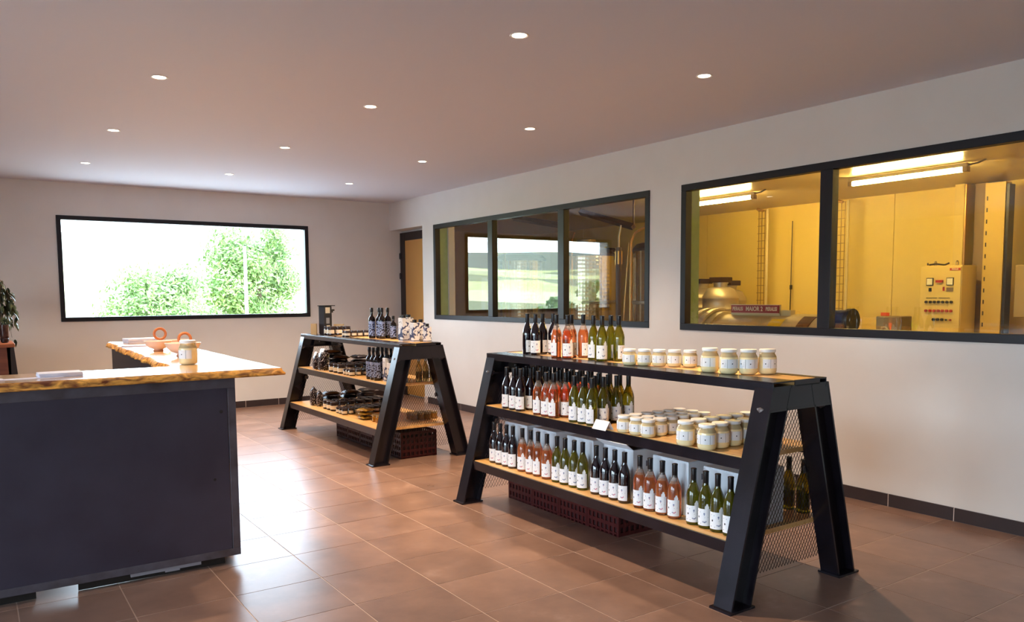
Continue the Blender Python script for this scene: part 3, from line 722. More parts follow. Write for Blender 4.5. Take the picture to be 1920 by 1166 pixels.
for i, (x, y) in enumerate(((3.54, 3.135), (3.545, 3.0), (3.615, 2.92), (3.71, 2.865))):
    jar(True, x, y, Z1, (188, 236, 226, 262)[i], 'large cream jar on top of the wine rack, %s from the small jars' % ORD[i], 'large cream jars on top of the rack')

# price card
t = thing('price_card', 'white folded blank price card on the middle wine shelf', 'card', (3.27, 3.765, Z2))
MB().hexa([(-.035, -.065, 0), (-.034, -.065, 0), (-.034, .065, 0), (-.035, .065, 0), (-.001, -.065, .055), (0, -.065, .056), (0, .065, .056), (-.001, .065, .055)]).build('front_leaf', WHITEP, t)
MB().hexa([(.034, -.065, 0), (.035, -.065, 0), (.035, .065, 0), (.034, .065, 0), (0, -.065, .056), (.001, -.065, .055), (.001, .065, .055), (0, .065, .056)]).build('back_leaf', WHITEP, t)

# white wine cartons on the bottom shelf
for i, (y0, y1, op) in enumerate(((4.68, 4.97, 0), (4.335, 4.605, 0), (3.935, 4.21, 0), (3.555, 3.83, 1), (3.10, 3.385, 0), (2.725, 2.99, 0))):
    t = thing('wine_carton', 'white wine carton %s, %s from the far end' % ('with one flap raised' if op else 'standing behind the bottles on the bottom shelf', ORD[i]), 'carton', (3.335, (y0+y1)/2, Z3), 0, 'white cartons on the bottom shelf')
    b = (y1-y0)/2; D_ = .36
    MB().box(0, D_, -b, b, 0, .31).build('carton_body', CARTW, t, bevel=.003)
    if not op:
        MB().box(.002, D_/2-.004, -b+.002, b-.002, .311, .314).build('flap', CARTW, t); MB().box(D_/2+.004, D_-.002, -b+.002, b-.002, .311, .314).build('flap', CARTW, t)
        MB().box(D_/2-.03, D_/2+.03, -.03, .03, .3142, .3148).build('tape', mat('clear_tape', (170, 184, 206), .3), t)
    else:
        MB().hexa([(0, -b, .311), (.003, -b, .311), (.003, b, .311), (0, b, .311), (-.075, -b-.02, .356), (-.072, -b-.02, .358), (-.072, b-.01, .358), (-.075, b-.01, .356)]).build('flap', CARTW, t)
        MB().box(.01, D_-.01, -b+.01, b-.01, .3105, .312).build('inside_shade', mat('carton_inside_shade', (96, 96, 110), .8), t)  # dark sheet on the solid top, coloured as the shade inside an open carton
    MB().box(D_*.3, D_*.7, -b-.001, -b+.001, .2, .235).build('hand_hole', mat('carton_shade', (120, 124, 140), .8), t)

# plastic crates under the racks
def make_crate():
    t = thing('plastic_crate', 'x', 'crate'); a, b, h = .2, .16, .26
    MB().box(0, 2*a, -b, b, 0, .012).build('crate_floor', CRATE, t)
    for s in (-1, 1):      # long and short sides as slotted grids
        mb = MB(); y0, y1 = sorted((s*b, s*(b-.008)))
        for z in (0, .06, .12, .18, .235): mb.box(0, 2*a, y0, y1, z, z+.025)
        for i in range(9): x = i*(2*a-.016)/8; mb.box(x, x+.016, y0-.001, y1+.001, .0, h)
        mb.build('side_wall', CRATE, t)
        mb = MB(); x0, x1 = (0, .008) if s < 0 else (2*a-.008, 2*a)
        for z in (0, .06, .12, .18, .235): mb.box(x0, x1, -b, b, z, z+.025)
        for i in range(8): y = -b+i*(2*b-.016)/7; mb.box(x0-.001, x1+.001, y, y+.016, 0, h)
        mb.build('end_wall', CRATE, t)
    for sx in (0, 1):
        for sy in (-1, 1): MB().box(sx*(2*a-.02), sx*(2*a-.02)+.02, min(sy*b, sy*(b-.02)), max(sy*b, sy*(b-.02)), 0, h).build('corner_post', CRATE, t)
    MB().box(.01, 2*a-.01, -b+.01, b-.01, .014, .2).build('contents', mat('dark_contents', (44, 16, 18), .6), t)
    return t
cr = make_crate(); fc = True
for yb, xx, nm, ys in ((0, 3.475, 'wine rack', (4.975, 4.65, 4.325, 4.0)), (1, 3.445, 'farther rack', (8.47, 8.137, 7.804, 7.471, 7.138))):
    for i, y in enumerate(ys):
        lb = 'oxblood slotted plastic crate under the %s, %s from its far end' % (nm, ORD[i])
        if fc: cr.location = (xx, y, 0); tag(cr, lb, None, 'plastic crates under the racks'); fc = False
        else: dup(cr, (xx, y, 0), 0, lb, 'plastic crates under the racks')

# ------------------------------------------------------------------ goods on the farther rack
def dark_jar(r, h, name, lid=LIDK, fill=JAM, labm=LABC):
    t = thing(name, 'x', 'jar')
    MB().lathe([(r*.9, .001), (r, .006), (r, h*.68), (r*.9, h*.74)], 18).build('glass', fill, t, smooth=40)
    MB().lathe([(r*.94, h*.74), (r*.96, h*.75), (r*.96, h-.003), (r*.9, h), (.002, h)], 18).build('lid', lid, t, smooth=40)
    if labm: MB().strip(-r*1.5, r*1.5, h*.2, h*.62, r+.0006, 12).build('label', labm, t, smooth=40)
    return t
def fill(proto, spots, labf, group, first_used):
    for i, (x, y, z, a) in enumerate(spots):
        if not first_used: proto.location = (x, y, z); proto.rotation_euler = (0, 0, math.radians(a)); tag(proto, labf(i), None, group); first_used = True
        else: dup(proto, (x, y, z), math.radians(a), labf(i), group)
bigj = dark_jar(.046, .10, 'jam_jar'); smallj = dark_jar(.035, .066, 'small_jam_jar'); goldj = dark_jar(.036, .075, 'honey_jar', mat('gold_lid', (170, 140, 90), .3, metal=.5), HONEY, None)
sp = [(3.315+.103*r, y, Z3, 205+rnd.uniform(-12, 12)) for r in range(7) for y in (8.57, 8.46, 8.355)]
fill(bigj, sp, lambda i: 'dark jam jar, farther rack bottom shelf, %s row from aisle, %s from the bags' % (ORD[i//3], ORD[i % 3]), 'jam jars on the bottom shelf', False)
sp = [(3.375+.103*r, y, Z2, 205+rnd.uniform(-12, 12)) for r in range(4) for y in (8.52, 8.39, 8.265)]
fill(bigj, sp, lambda i: 'dark jam jar, farther rack middle shelf, %s row from aisle, %s from the bags' % (ORD[i//3], ORD[i % 3]), 'jam jars on the middle shelf', True)
sp = [(3.535+.098*r, y, Z1, 215+rnd.uniform(-10, 10)) for r in range(3) for y in (9.05, 8.95)]
fill(bigj, sp, lambda i: 'dark jam jar on top of farther rack, %s row from aisle, %s from dispenser' % (ORD[i//2], ORD[i % 2]), 'jam jars on top of the farther rack', True)
sp = [(3.30+.0745*r, y, Z3, 205+rnd.uniform(-12, 12)) for r in range(9) for y in (8.18, 8.10, 8.02)]
fill(smallj, sp, lambda i: 'small jam jar, farther rack bottom shelf, %s row from aisle, %s from larger jars' % (ORD[i//3], ORD[i % 3]), 'small jam jars on the bottom shelf', False)
sp = [(3.365+.078*r, y, Z2, 205+rnd.uniform(-12, 12)) for r in range(4) for y in (8.11, 8.03, 7.95)]
fill(smallj, sp, lambda i: 'small jam jar, farther rack middle shelf, %s row from aisle, %s from larger jars' % (ORD[i//3], ORD[i % 3]), 'small jam jars on the middle shelf', True)
sp = [(3.535+.075*r, y, Z1, 215+rnd.uniform(-10, 10)) for r in range(4) for y in (8.53, 8.45)]
fill(smallj, sp, lambda i: 'small jam jar on top of farther rack, %s row from aisle, %s from larger jars' % (ORD[i//2], ORD[i % 2]), 'small jam jars on top of the farther rack', True)
sp = [(3.365+.08*r, y, Z3, 0) for r in range(2) for y in (7.38, 7.29, 7.20)]+[(3.72+.078*r, y, Z3, 0) for r in range(4) for y in (7.31, 7.22)]
fill(goldj, sp, lambda i: ('golden honey jar, farther rack bottom shelf, %s row from aisle, %s from the packs' % (ORD[i//3], ORD[i % 3])) if i < 6 else 'golden honey jar behind the mesh end, %s row from wall, %s from the end' % (ORD[3-(i-6)//2], ORD[1-(i-6) % 2]), 'honey jars on the bottom shelf', False)

# dark oil bottles with flowered labels
def oil_bottle(h, r):
    t = thing('oil_bottle', 'x', 'bottle')
    MB().lathe([(r*.9, 0), (r, .006), (r, h*.60), (r*.9, h*.67), (r*.42, h*.74), (r*.36, h*.80), (r*.36, h*.86)], 18).build('glass', DARKB, t, smooth=40)
    MB().lathe([(r*.44, h*.86), (r*.46, h*.865), (r*.46, h*.99), (r*.4, h)], 14).build('cap', BLACKP, t, smooth=40)
    MB().strip(-r*1.5, r*1.5, h*.08, h*.56, r+.0006, 12).build('label', DARKP, t, smooth=40)
    return t
ob = oil_bottle(.33, .037)
fill(ob, [(3.61, 7.96, Z1, 215), (3.675, 7.91, Z1, 240), (3.66, 7.81, Z1, 215), (3.745, 7.845, Z1, 250)], lambda i: 'tall dark oil bottle on top of the farther rack, %s from the jam jars' % ORD[i], 'tall oil bottles on top of the farther rack', False)
sp = [(3.38+.1*r, y, Z2, 210+rnd.uniform(-20, 20)) for r in range(3) for y in (7.53, 7.435, 7.345)]
fill(ob, sp, lambda i: 'tall dark oil bottle, farther rack middle shelf, %s row from aisle, %s from the jars' % (ORD[i//3], ORD[i % 3]), 'oil bottles on the middle shelf', True)
ob2 = oil_bottle(.245, .034)
fill(ob2, [(3.72, 7.66, Z1, 220), (3.77, 7.58, Z1, 230)], lambda i: 'shorter dark oil bottle between tall bottles and cartons, %s from the tall ones' % ORD[i], 'short oil bottles on top of the farther rack', False)

def carton(w_, h, capped):
    t = thing('flowered_carton', 'x', 'carton'); a = w_/2
    MB().box(-a, a, -a, a, 0, h).build('box', BLUEP, t, bevel=.002)
    MB().box(-a-.0008, a+.0008, -a-.0008, a+.0008, h*.05, h*.085).build('band', mat('carton_band', (60, 62, 90), .5), t)
    if capped: MB().lathe([(a*.6, h), (a*.6, h+.028), (a*.55, h+.03)], 14).build('cap', BLACKP, t, smooth=40)
    return t
for i, (w_, h, pts) in enumerate(((.078, .235, [(3.60, 7.18, Z1, 'on top of the farther rack, tallest, nearest the aisle'), (3.72, 7.31, Z1, 'on top of the farther rack, behind the tallest'), (3.425, 7.20, Z2, 'tallest of the middle shelf'), (3.54, 7.21, Z2, 'on the middle shelf behind the tallest')]),
                                  (.074, .19, [(3.645, 7.03, Z1, 'on top of the farther rack, middle height'), (3.745, 7.09, Z1, 'on top of the farther rack, behind the one of middle height'), (3.425, 7.105, Z2, 'of middle height on the middle shelf'), (3.52, 7.11, Z2, 'on the middle shelf behind the one of middle height')]),
                                  (.062, .15, [(3.745, 6.955, Z1, 'on top of the farther rack, shortest, at the mesh end'), (3.42, 7.02, Z2, 'shortest, on the middle shelf beside the leg'), (3.51, 7.025, Z2, 'on the middle shelf behind the shortest')]))):
    p = carton(w_, h, True); ok = False
    for x, y, z, s in pts:
        lb = 'blue-flowered white carton '+s
        if not ok: p.location = (x, y, z); p.rotation_euler = (0, 0, .12); tag(p, lb, None, 'flowered cartons'); ok = True
        else: dup(p, (x, y, z), rnd.uniform(-.1, .2), lb, 'flowered cartons')
# clear bottles seen through the end mesh
cbp = None
for i, (x, y) in enumerate(((3.66, 6.985), (3.735, 6.98), (3.81, 6.975))):
    lb = 'clear bottle of golden liquid behind the end mesh, %s from the aisle' % ORD[i]
    if cbp is None:
        cbp = thing('golden_bottle', lb, 'bottle', (x, y, Z2), 0, 'golden bottles behind the mesh')
        MB().lathe([(.028, 0), (.032, .006), (.032, .13), (.026, .16), (.013, .18), (.013, .21)], 16).build('glass', mat('golden_liquid', (206, 168, 100), .08, trans=.6, ior=1.35), cbp, smooth=40)
        MB().lathe([(.015, .205), (.015, .235)], 12).build('cap', mat('silver_cap', (190, 180, 170), .3, metal=.7), cbp, smooth=40); MB().strip(-.045, .045, .03, .1, .0325, 12).build('label', speckle_mat('speckled_label', (180, 160, 130), (60, 50, 44), 80, .24), cbp, smooth=40)
    else: dup(cbp, (x, y, Z2), .3*i, lb)

# speckled bags and packs
def pouch(name, w_, d_, h, m, tagm=None):
    t = thing(name, 'x', 'bag'); mb = MB(); n = 16; prof = [(.9, 0), (1, .08), (1.03, .35), (.98, .6), (.85, .82), (.55, .95), (.5, 1)]
    vs = []; r2 = random.Random(int(w_*9999))
    for s_, z in prof:
        for k in range(n):
            a = 2*PI*k/n; c_, s2 = math.cos(a), math.sin(a); q = lambda v: math.copysign(abs(v)**.6, v); j = 1+r2.uniform(-.05, .05)
            vs.append((q(c_)*d_/2*s_*j*(1 if z < .9 else .25), q(s2)*w_/2*s_*j, z*h))
    L_ = len(prof); mb.add(vs, [(i*n+k, i*n+(k+1) % n, (i+1)*n+(k+1) % n, (i+1)*n+k) for i in range(L_-1) for k in range(n)]+[tuple(range(n-1, -1, -1)), tuple((L_-1)*n+k for k in range(n))])
    mb.build('pouch', m, t, smooth=70)
    if tagm: MB().hexa([(-d_*.3, -w_*.3, h*.9), (-d_*.28, -w_*.3, h*.9), (-d_*.28, w_*.3, h*.9), (-d_*.3, w_*.3, h*.9), (-.012, -w_*.3, h*1.08), (.0, -w_*.3, h*1.08), (.0, w_*.3, h*1.08), (-.012, w_*.3, h*1.08)]).build('header_card', tagm, t)
    return t
b1 = pouch('speckled_bag', .115, .09, .19, BAGM, WHITEP); b1.location = (3.345, 8.93, Z2); tag(b1, 'dark speckled bag with white card, lower one at the far end of the middle shelf', None, 'speckled bags')
dup(b1, (3.375, 8.79, Z2), .2, 'taller dark speckled bag with white card, beside the jam jars on the middle shelf', 'speckled bags', 1.22)
b2 = pouch('speckled_bag', .09, .08, .22, BAGM); b2.location = (3.30, 8.95, Z3); tag(b2, 'tall dark speckled bag on the bottom shelf by the far leg', None, 'speckled bags')
dup(b2, (3.325, 8.82, Z3), .3, 'shorter dark speckled bag beside the tall one on the bottom shelf', 'speckled bags', .82)
def pack(w_, l_, h, m, name):
    t = thing(name, 'x', 'pack'); mb = MB(); nx, ny = 7, 7; vs = []; r2 = random.Random(5)
    for s_ in (0, 1):
        for i in range(nx):
            for j in range(ny):
                u, v = i/(nx-1)*2-1, j/(ny-1)*2-1; e = max(0, (1-u**4)*(1-v**4))
                vs.append((u*w_/2, v*l_/2, (h*.45*(1-e)+(h*e*(.95 if s_ else .02)) + (r2.uniform(-.1, .1)*h if 0 < i < nx-1 and 0 < j < ny-1 and s_ else 0))))
    fs = []
    for i in range(nx-1):
        for j in range(ny-1):
            a = i*ny+j; fs.append((a, a+1, a+ny+1, a+ny)); b = a+nx*ny; fs.append((b, b+ny, b+ny+1, b+1))
    mb.add(vs, fs).build('film', m, t, smooth=60); return t
pk = pack(.2, .17, .05, PACKM, 'vacuum_pack'); okp = False
for z0, pts, where in ((Z2, ((3.60, 8.86, 3), (3.82, 8.80, 3), (3.60, 9.06, 4)), 'middle'), (Z3, ((3.50, 8.90, 3), (3.73, 8.88, 3), (3.96, 8.95, 3)), 'bottom')):
    for s_, (x, y, n) in enumerate(pts):
        for k in range(n):
            lb = 'dark flat vacuum pack, farther rack %s shelf, %s pile from aisle, %s from below' % (where, ORD[s_], ORD[k])
            loc = (x+rnd.uniform(-.015, .015), y+rnd.uniform(-.015, .015), z0+.0535*k+.002)
            if not okp: pk.location = loc; tag(pk, lb, None, 'dark vacuum packs'); okp = True
            else: dup(pk, loc, rnd.uniform(-.3, .3), lb, 'dark vacuum packs')
gp = pack(.15, .17, .036, GOLDP, 'golden_pack')
for k in range(3):
    loc = (3.36, 7.60+.006*k, Z3+.0385*k+.002); lb = 'golden brown flat pack beside the honey jars, %s from below' % ORD[k]
    if k == 0: gp.location = loc; tag(gp, lb, None, 'golden packs')
    else: dup(gp, loc, .15*k, lb, 'golden packs')
# dispenser and board cartons
t = thing('tap_dispenser', 'tall black dispenser column with a tap and pale stickers', 'dispenser', (3.56, 9.19, Z1)); t.rotation_euler = (0, 0, .35)
MB().box(-.06, .06, -.05, .05, 0, .34).build('column', mat('dispenser_black', (34, 30, 36), .35), t, bevel=.004)
MB().box(-.07, .11, -.055, .055, .34, .35).build('cover', KN, t); MB().box(.06, .13, -.02, .02, .28, .30).box(.1, .115, -.01, .01, .26, .28).build('tap', KN, t)
MB().box(-.04, .03, -.0515, -.05, .255, .325).build('sticker', LABC, t); MB().box(-.03, .02, -.0515, -.05, .13, .2).build('sticker', mat('grey_sticker', (150, 150, 160), .5), t); MB().box(-.025, .025, -.0515, -.05, .07, .11).build('sticker', LABC, t)
for i, (x, y, w_, h) in enumerate(((3.425, 9.24, .06, .13), (3.72, 9.185, .11, .12))):
    t = thing('board_tray', ('plain brown board sheet on the aisle side of the dispenser', 'plain brown board sheet on the wall side of the dispenser')[i], 'board', (x, y, Z1), -.6)
    MB().box(-w_/2, w_/2, -.004, .004, 0, h).build('panel', CARTK, t); MB().box(w_/2, w_/2+.004, -.004, .05, 0, h).build('return_flap', CARTK, t)

# ------------------------------------------------------------------ counter
CST = mat('blue_grey_steel_sheet', (72, 68, 82), .34, metal=.45, noise=(3, (62, 56, 68), .7, 6))
CFR = mat('counter_frame_steel', (96, 92, 102), .38, metal=.4, noise=(8, (70, 60, 62), .8, 6))
CY0 = 4.79
ct = thing('counter_cabinet', 'blue-grey steel sheet counter base on casters', 'counter', (0, CY0, 0))
MB().box(-2.4, 1.235, .004, .016, .09, 1.078).build('front_panel', CST, ct)
MB().box(-2.4, 1.285, 0, .04, .055, .098).box(-2.4, 1.285, 0, .04, 1.068, 1.128).box(1.24, 1.285, 0, .04, .098, 1.068).build('front_frame', CFR, ct, bevel=.002)
MB().box(1.262, 1.284, .04, .50, .06, 1.128).build('end_panel', CST, ct)
MB().box(-2.4, 1.26, .1, .48, .62, .65).build('inner_shelf', CST, ct)
MB().box(-2.4, 1.26, .04, .5, 1.10, 1.128).build('top_rail', CFR, ct)
for x, z, r in ((1.15, .53, .008), (.72, .18, .004), (1.2, .93, .01)): MB().lathe([(r, 0), (r*.6, .001)], 10).build('burn_mark', KN, ct).matrix_local = Matrix.Translation((x, .0035, z)) @ Matrix.Rotation(PI/2, 4, 'X')
for i, (x, y) in enumerate(((1.18, .1), (1.25, .04+.4), (.3, .42), (-.9, .1), (-2.2, .1))):
    cs = MB().box(x-.022, x+.022, y-.025, y+.025, .045, .056).build('caster', KN, ct)
    mb = MB(); k = 14; vs = [(xx, y+.024*math.cos(2*PI*i2/k), .0245+.024*math.sin(2*PI*i2/k)) for xx in (x-.012, x+.012) for i2 in range(k)]
    mb.add(vs, [(i2, (i2+1) % k, (i2+1) % k+k, i2+k) for i2 in range(k)]+[tuple(range(k-1, -1, -1)), tuple(range(k, 2*k))]).build('wheel', mat('wheel_rubber', (24, 22, 24), .5), cs, smooth=40)
    MB().box(x-.018, x-.014, y-.012, y+.012, .02, .05).box(x+.014, x+.018, y-.012, y+.012, .02, .05).build('fork', CFR, cs)
for xa, xb in ((-2.4, .22), (.42, 1.2)): MB().box(xa, xb, .05, .07, .004, .06).build('light_block_strip', KN, ct)  # black strips added to block light under the counter, with a gap left open
MB().box(.68, 1.06, .03, .06, .028, .06).box(.86, .94, .028, .03, .02, .04).build('kick_plate', mat('pale_kick_plate', (150, 144, 150), .5), ct)
wg = thing('counter_wing', 'dark steel base of the counter wing reaching towards the back wall', 'counter', (1.12, 5.3, 0))
MB().box(0, .02, 0, 3.15, .05, 1.128).box(.24, .26, 0, 3.15, .05, 1.128).build('side_panel', mat('wing_dark', (40, 38, 48), .4, metal=.3), wg)
MB().box(.02, .24, 3.11, 3.15, .05, 1.128).build('end_panel', CST, wg); MB().box(.02, .24, .0, 3.11, .05, .08).build('bottom_panel', CST, wg); MB().box(.02, .24, 0, 3.11, .6, .62).build('inner_shelf', CST, wg)
for x in (.05, .21):
    for y in (.1, 3.0): MB().lathe([(.02, 0), (.025, .01), (.02, .05)], 12, (x, y, 0)).build('foot', KN, wg, smooth=40)
# live-edge worktop: front slab and wing in one L
wt = thing('worktop', 'thick live-edge L-shaped wooden counter top with bark edge', 'worktop', (0, 0, 1.13))
r3 = random.Random(11)
def wob(a): return r3.uniform(-a, a)
def edge_line(p, q, n, amp):
    return [(p[0]+(q[0]-p[0])*i/n+(wob(amp) if 0 < i < n else 0), p[1]+(q[1]-p[1])*i/n+(wob(amp) if 0 < i < n else 0)) for i in range(n)]
top_o = edge_line((-2.45, 4.755), (1.555, 4.75), 46, .006)+edge_line((1.555, 4.75), (1.60, 8.62), 20, .006)+edge_line((1.60, 8.62), (1.12, 8.66), 6, .008)+edge_line((1.12, 8.66), (1.03, 5.29), 34, .014)+edge_line((1.03, 5.29), (-2.45, 5.285), 24, .004)+[(-2.45, 5.285)]
top_o = top_o[:-1]+[(-2.45, 5.285)]
def offs(pts, dlt):
    res = []
    n = len(pts)
    for i in range(n):
        a, b, c = Vector(pts[i-1]), Vector(pts[i]), Vector(pts[(i+1) % n]); t_ = (c-a); t_ = t_.normalized() if t_.length > 1e-6 else Vector((1, 0)); nrm = Vector((t_.y, -t_.x)); res.append((b.x+nrm.x*dlt, b.y+nrm.y*dlt))
    return res
lev = [(-.006, .0445), (.0, .041), (.010, .028), (.02, .014), (.022, .004), (.014, 0)]
n = len(top_o); vs = []
for dl, z in lev:
    q = offs(top_o, dl)
    for i, p in enumerate(q): vs.append((p[0]+(wob(.005) if .002 < z < .04 else 0), p[1]+(wob(.006) if .002 < z < .04 else 0), z+(wob(.003) if .002 < z < .04 else 0)))
fs = []
for i in range(len(lev)-1):
    for k in range(n): fs.append((i*n+(k+1) % n, i*n+k, (i+1)*n+k, (i+1)*n+(k+1) % n))
MB().add(vs, fs).build('bark_edge', WOODE, wt, smooth=80)
MB().add(vs[:n], [tuple(range(n))]).add(vs[-n:], [tuple(range(n-1, -1, -1))]).build('slab', SLAB, wt)
ZT = 1.1745
# things on the counter
jar(True, 1.155, 5.38, ZT+.001, 208, 'single large cream jar standing alone on the wooden counter', None, 1.1)
CER = mat('pale_pink_ceramic', (226, 196, 178), .4); RINGM = mat('amber_cane', (178, 104, 60), .5)
def bowl(x, y, r, lab, first=[None]):
    if first[0] is None:
        t = thing('ceramic_bowl', lab, 'bowl', (x, y, ZT), 0, 'pale bowls on the counter')
        MB().lathe([(.34, 0), (.38, .02), (.32, .12), (.36, .16), (.66, .28), (.88, .5), (1, .78), (.965, .78), (.83, .52), (.6, .33), (.1, .26)], 28).build('bowl_body', CER, t, smooth=50)
        MB().lathe([(.36, .0), (.4, .02), (.33, .115)], 28, caps=False).build('foot_ring', mat('terracotta_foot', (206, 140, 100), .5), t, smooth=50)
        t.scale = (r, r, r); first[0] = t
    else: dup(first[0], (x, y, ZT), 0, lab, 'pale bowls on the counter', r)
bowl(1.255, 6.90, .105, 'pale footed bowl on the counter nearest the papers')
bowl(1.29, 6.17, .125, 'pale footed bowl half hidden behind the cream jar')
bowl(1.46, 7.15, .095, 'pale footed bowl behind the other two, beside the cane rings')
def ring(x, y, h, lab):
    t = thing('cane_ring', lab, 'ring', (x, y, ZT), 0, 'upright cane rings'); zc = h-.045
    MB().tube([(.045*math.cos(a), 0, zc+.045*math.sin(a)) for a in [2*PI*i/20 for i in range(20)]], .011, 8, closed=True).build('loop', RINGM, t, smooth=60)
    MB().lathe([(.03, 0), (.03, .006), (.012, .012), (.012, zc-.045)], 12).build('stem', RINGM, t, smooth=40)
ring(1.33, 7.22, .17, 'orange-brown cane ring standing behind the first pale bowl')
ring(1.40, 6.62, .15, 'orange-brown cane ring standing behind the cream jar')
PAP = mat('printed_paper', (222, 222, 236), .6, noise=(30, (190, 190, 220), .3)); PAPD = mat('paper_print_dark', (92, 88, 110), .6)
def sheets(x, y, w_, d_, h, rz, lab, n=1, dark=False):
    t = thing('leaflet_stack' if n > 1 else 'leaflet', lab, 'papers', (x, y, ZT+.0005), rz)
    for i in range(n): MB().obox((0, 0, h*i/n), (w_, d_, h/n*.92), wob(.06) if n > 1 else 0).build('sheet', PAP, t)
    if dark: MB().box(-w_*.35, w_*.3, -d_*.2, d_*.3, h, h+.0006).build('printed_picture', PAPD, t)
sheets(.40, 5.02, .21, .15, .022, .08, 'thin stack of white leaflets on the near counter', 5)
sheets(.27, 4.95, .28, .09, .002, .05, 'single white sheet lying in front of the leaflet stack')
sheets(.06, 4.93, .15, .10, .006, .1, 'leaflet with a dark picture at the cut-off end of the counter', 1, True)
sheets(1.36, 8.25, .30, .21, .045, .1, 'thick stack of white papers at the far end of the counter wing', 6)
sheets(1.22, 7.72, .24, .16, .010, -.1, 'flat white folder between the papers and the bowls', 2)

# ------------------------------------------------------------------ cabinet, glasses and fig plant in the corner
BRN = wood_mat('brown_box_wood', (98, 50, 34), (120, 66, 44), axis=0, rough=.45, stretch=6, scale=3)
cbx = thing('tasting_stand', 'brown wooden stand with dark slanting legs in the corner by the plant', 'stand', (0, 9.75, 0))
MB().box(-.9, .34, 0, .5, .25, 1.10).build('wood_panel', BRN, cbx); MB().box(-.92, .385, -.03, .53, 1.10, 1.145).build('stand_top', wood_mat('stand_top_wood', (140, 76, 48), (168, 98, 62), axis=0, rough=.4, stretch=8, scale=3), cbx, bevel=.012)
for y0 in (.0, .42): MB().shear(.34, .46, .31, .375, y0, y0+.08, 0, 1.10).build('leg', mat('stand_leg_dark', (40, 28, 26), .5), cbx); MB().shear(-1.02, -.9, -.94, -.88, y0, y0+.08, 0, 1.10).build('leg', MATS['stand_leg_dark'], cbx)
GLV = mat('smoky_glass_vase', (120, 84, 72), .06, trans=.7, ior=1.4)
gv = None
for i, (x, y) in enumerate(((.30, 9.86), (.20, 9.84), (.10, 9.88))):
    lb = 'brown glass candle vase with dark base on the wooden stand, %s from the plant' % ORD[i]
    if gv is None:
        gv = thing('glass_vase', lb, 'vase', (x, y, 1.145), 0, 'candle vases on the stand')
        MB().lathe([(.032, .035), (.042, .06), (.043, .19), (.04, .19), (.039, .062), (.005, .05)], 20).build('vase_glass', GLV, gv, smooth=40); MB().lathe([(.02, 0), (.036, .008), (.04, .04), (.03, .055)], 20).build('vase_base', mat('vase_base_dark', (44, 26, 24), .3), gv, smooth=40)
    else: dup(gv, (x, y, 1.145), 0, lb)
LEAFM = mat('fig_leaf', (58, 66, 46), .35, noise=(20, (84, 92, 66), .6))
fp = thing('potted_fig', 'weeping fig plant with drooping dark leaves behind the wooden stand', 'plant', (.22, 10.65, 0))
MB().lathe([(.14, 0), (.18, .02), (.21, .34), (.22, .36), (.2, .36), (.19, .33), (.01, .32)], 24).build('pot', mat('pot_clay', (110, 70, 56), .6), fp, smooth=40)
r4 = random.Random(21); tips = []
for i in range(9):
    a = r4.uniform(-.7, .7)+(0 if i % 3 else PI); l_ = r4.uniform(.12, .3); zt = r4.uniform(1.45, 1.85)
    path = [(0, 0, .32), (.03*math.cos(a), .03*math.sin(a), .9), (l_*.6*math.cos(a), l_*.6*math.sin(a), zt), (l_*math.cos(a), l_*math.sin(a), zt-.08), (l_*1.15*math.cos(a), l_*1.15*math.sin(a), zt-.3)]
    MB().tube(path, [.009, .007, .005, .003, .002], 6).build('stem', mat('fig_bark', (92, 74, 60), .7), fp, smooth=60); tips.append(path)
lf = MB().add([(0, 0, 0), (.018, .016, -.006), (.022, .045, -.012), (.012, .08, -.028), (0, .105, -.045), (-.012, .08, -.028), (-.022, .045, -.012), (-.018, .016, -.006), (0, .045, -.003), (0, .08, -.02)], [(0, 1, 8), (1, 2, 8), (2, 3, 9, 8), (3, 4, 9), (4, 5, 9), (5, 6, 8, 9), (6, 7, 8), (7, 0, 8)]).mesh('leaf', LEAFM)
for path in tips:
    for k in range(16):
        s_ = r4.randint(1, 3) if k > 3 else 3; u = r4.random(); p = Vector(path[s_]).lerp(Vector(path[s_+1] if s_ < 4 else path[s_]), u)
        if p.z < .75: continue
        o = link('leaf', lf, fp, p+Vector((r4.uniform(-.04, .04), r4.uniform(-.04, .04), r4.uniform(-.03, .02)))); o.rotation_euler = (-r4.uniform(.5, 1.4), r4.uniform(-.4, .4), r4.uniform(0, 6.28)); q = r4.uniform(.75, 1.25); o.scale = (q, q, q)

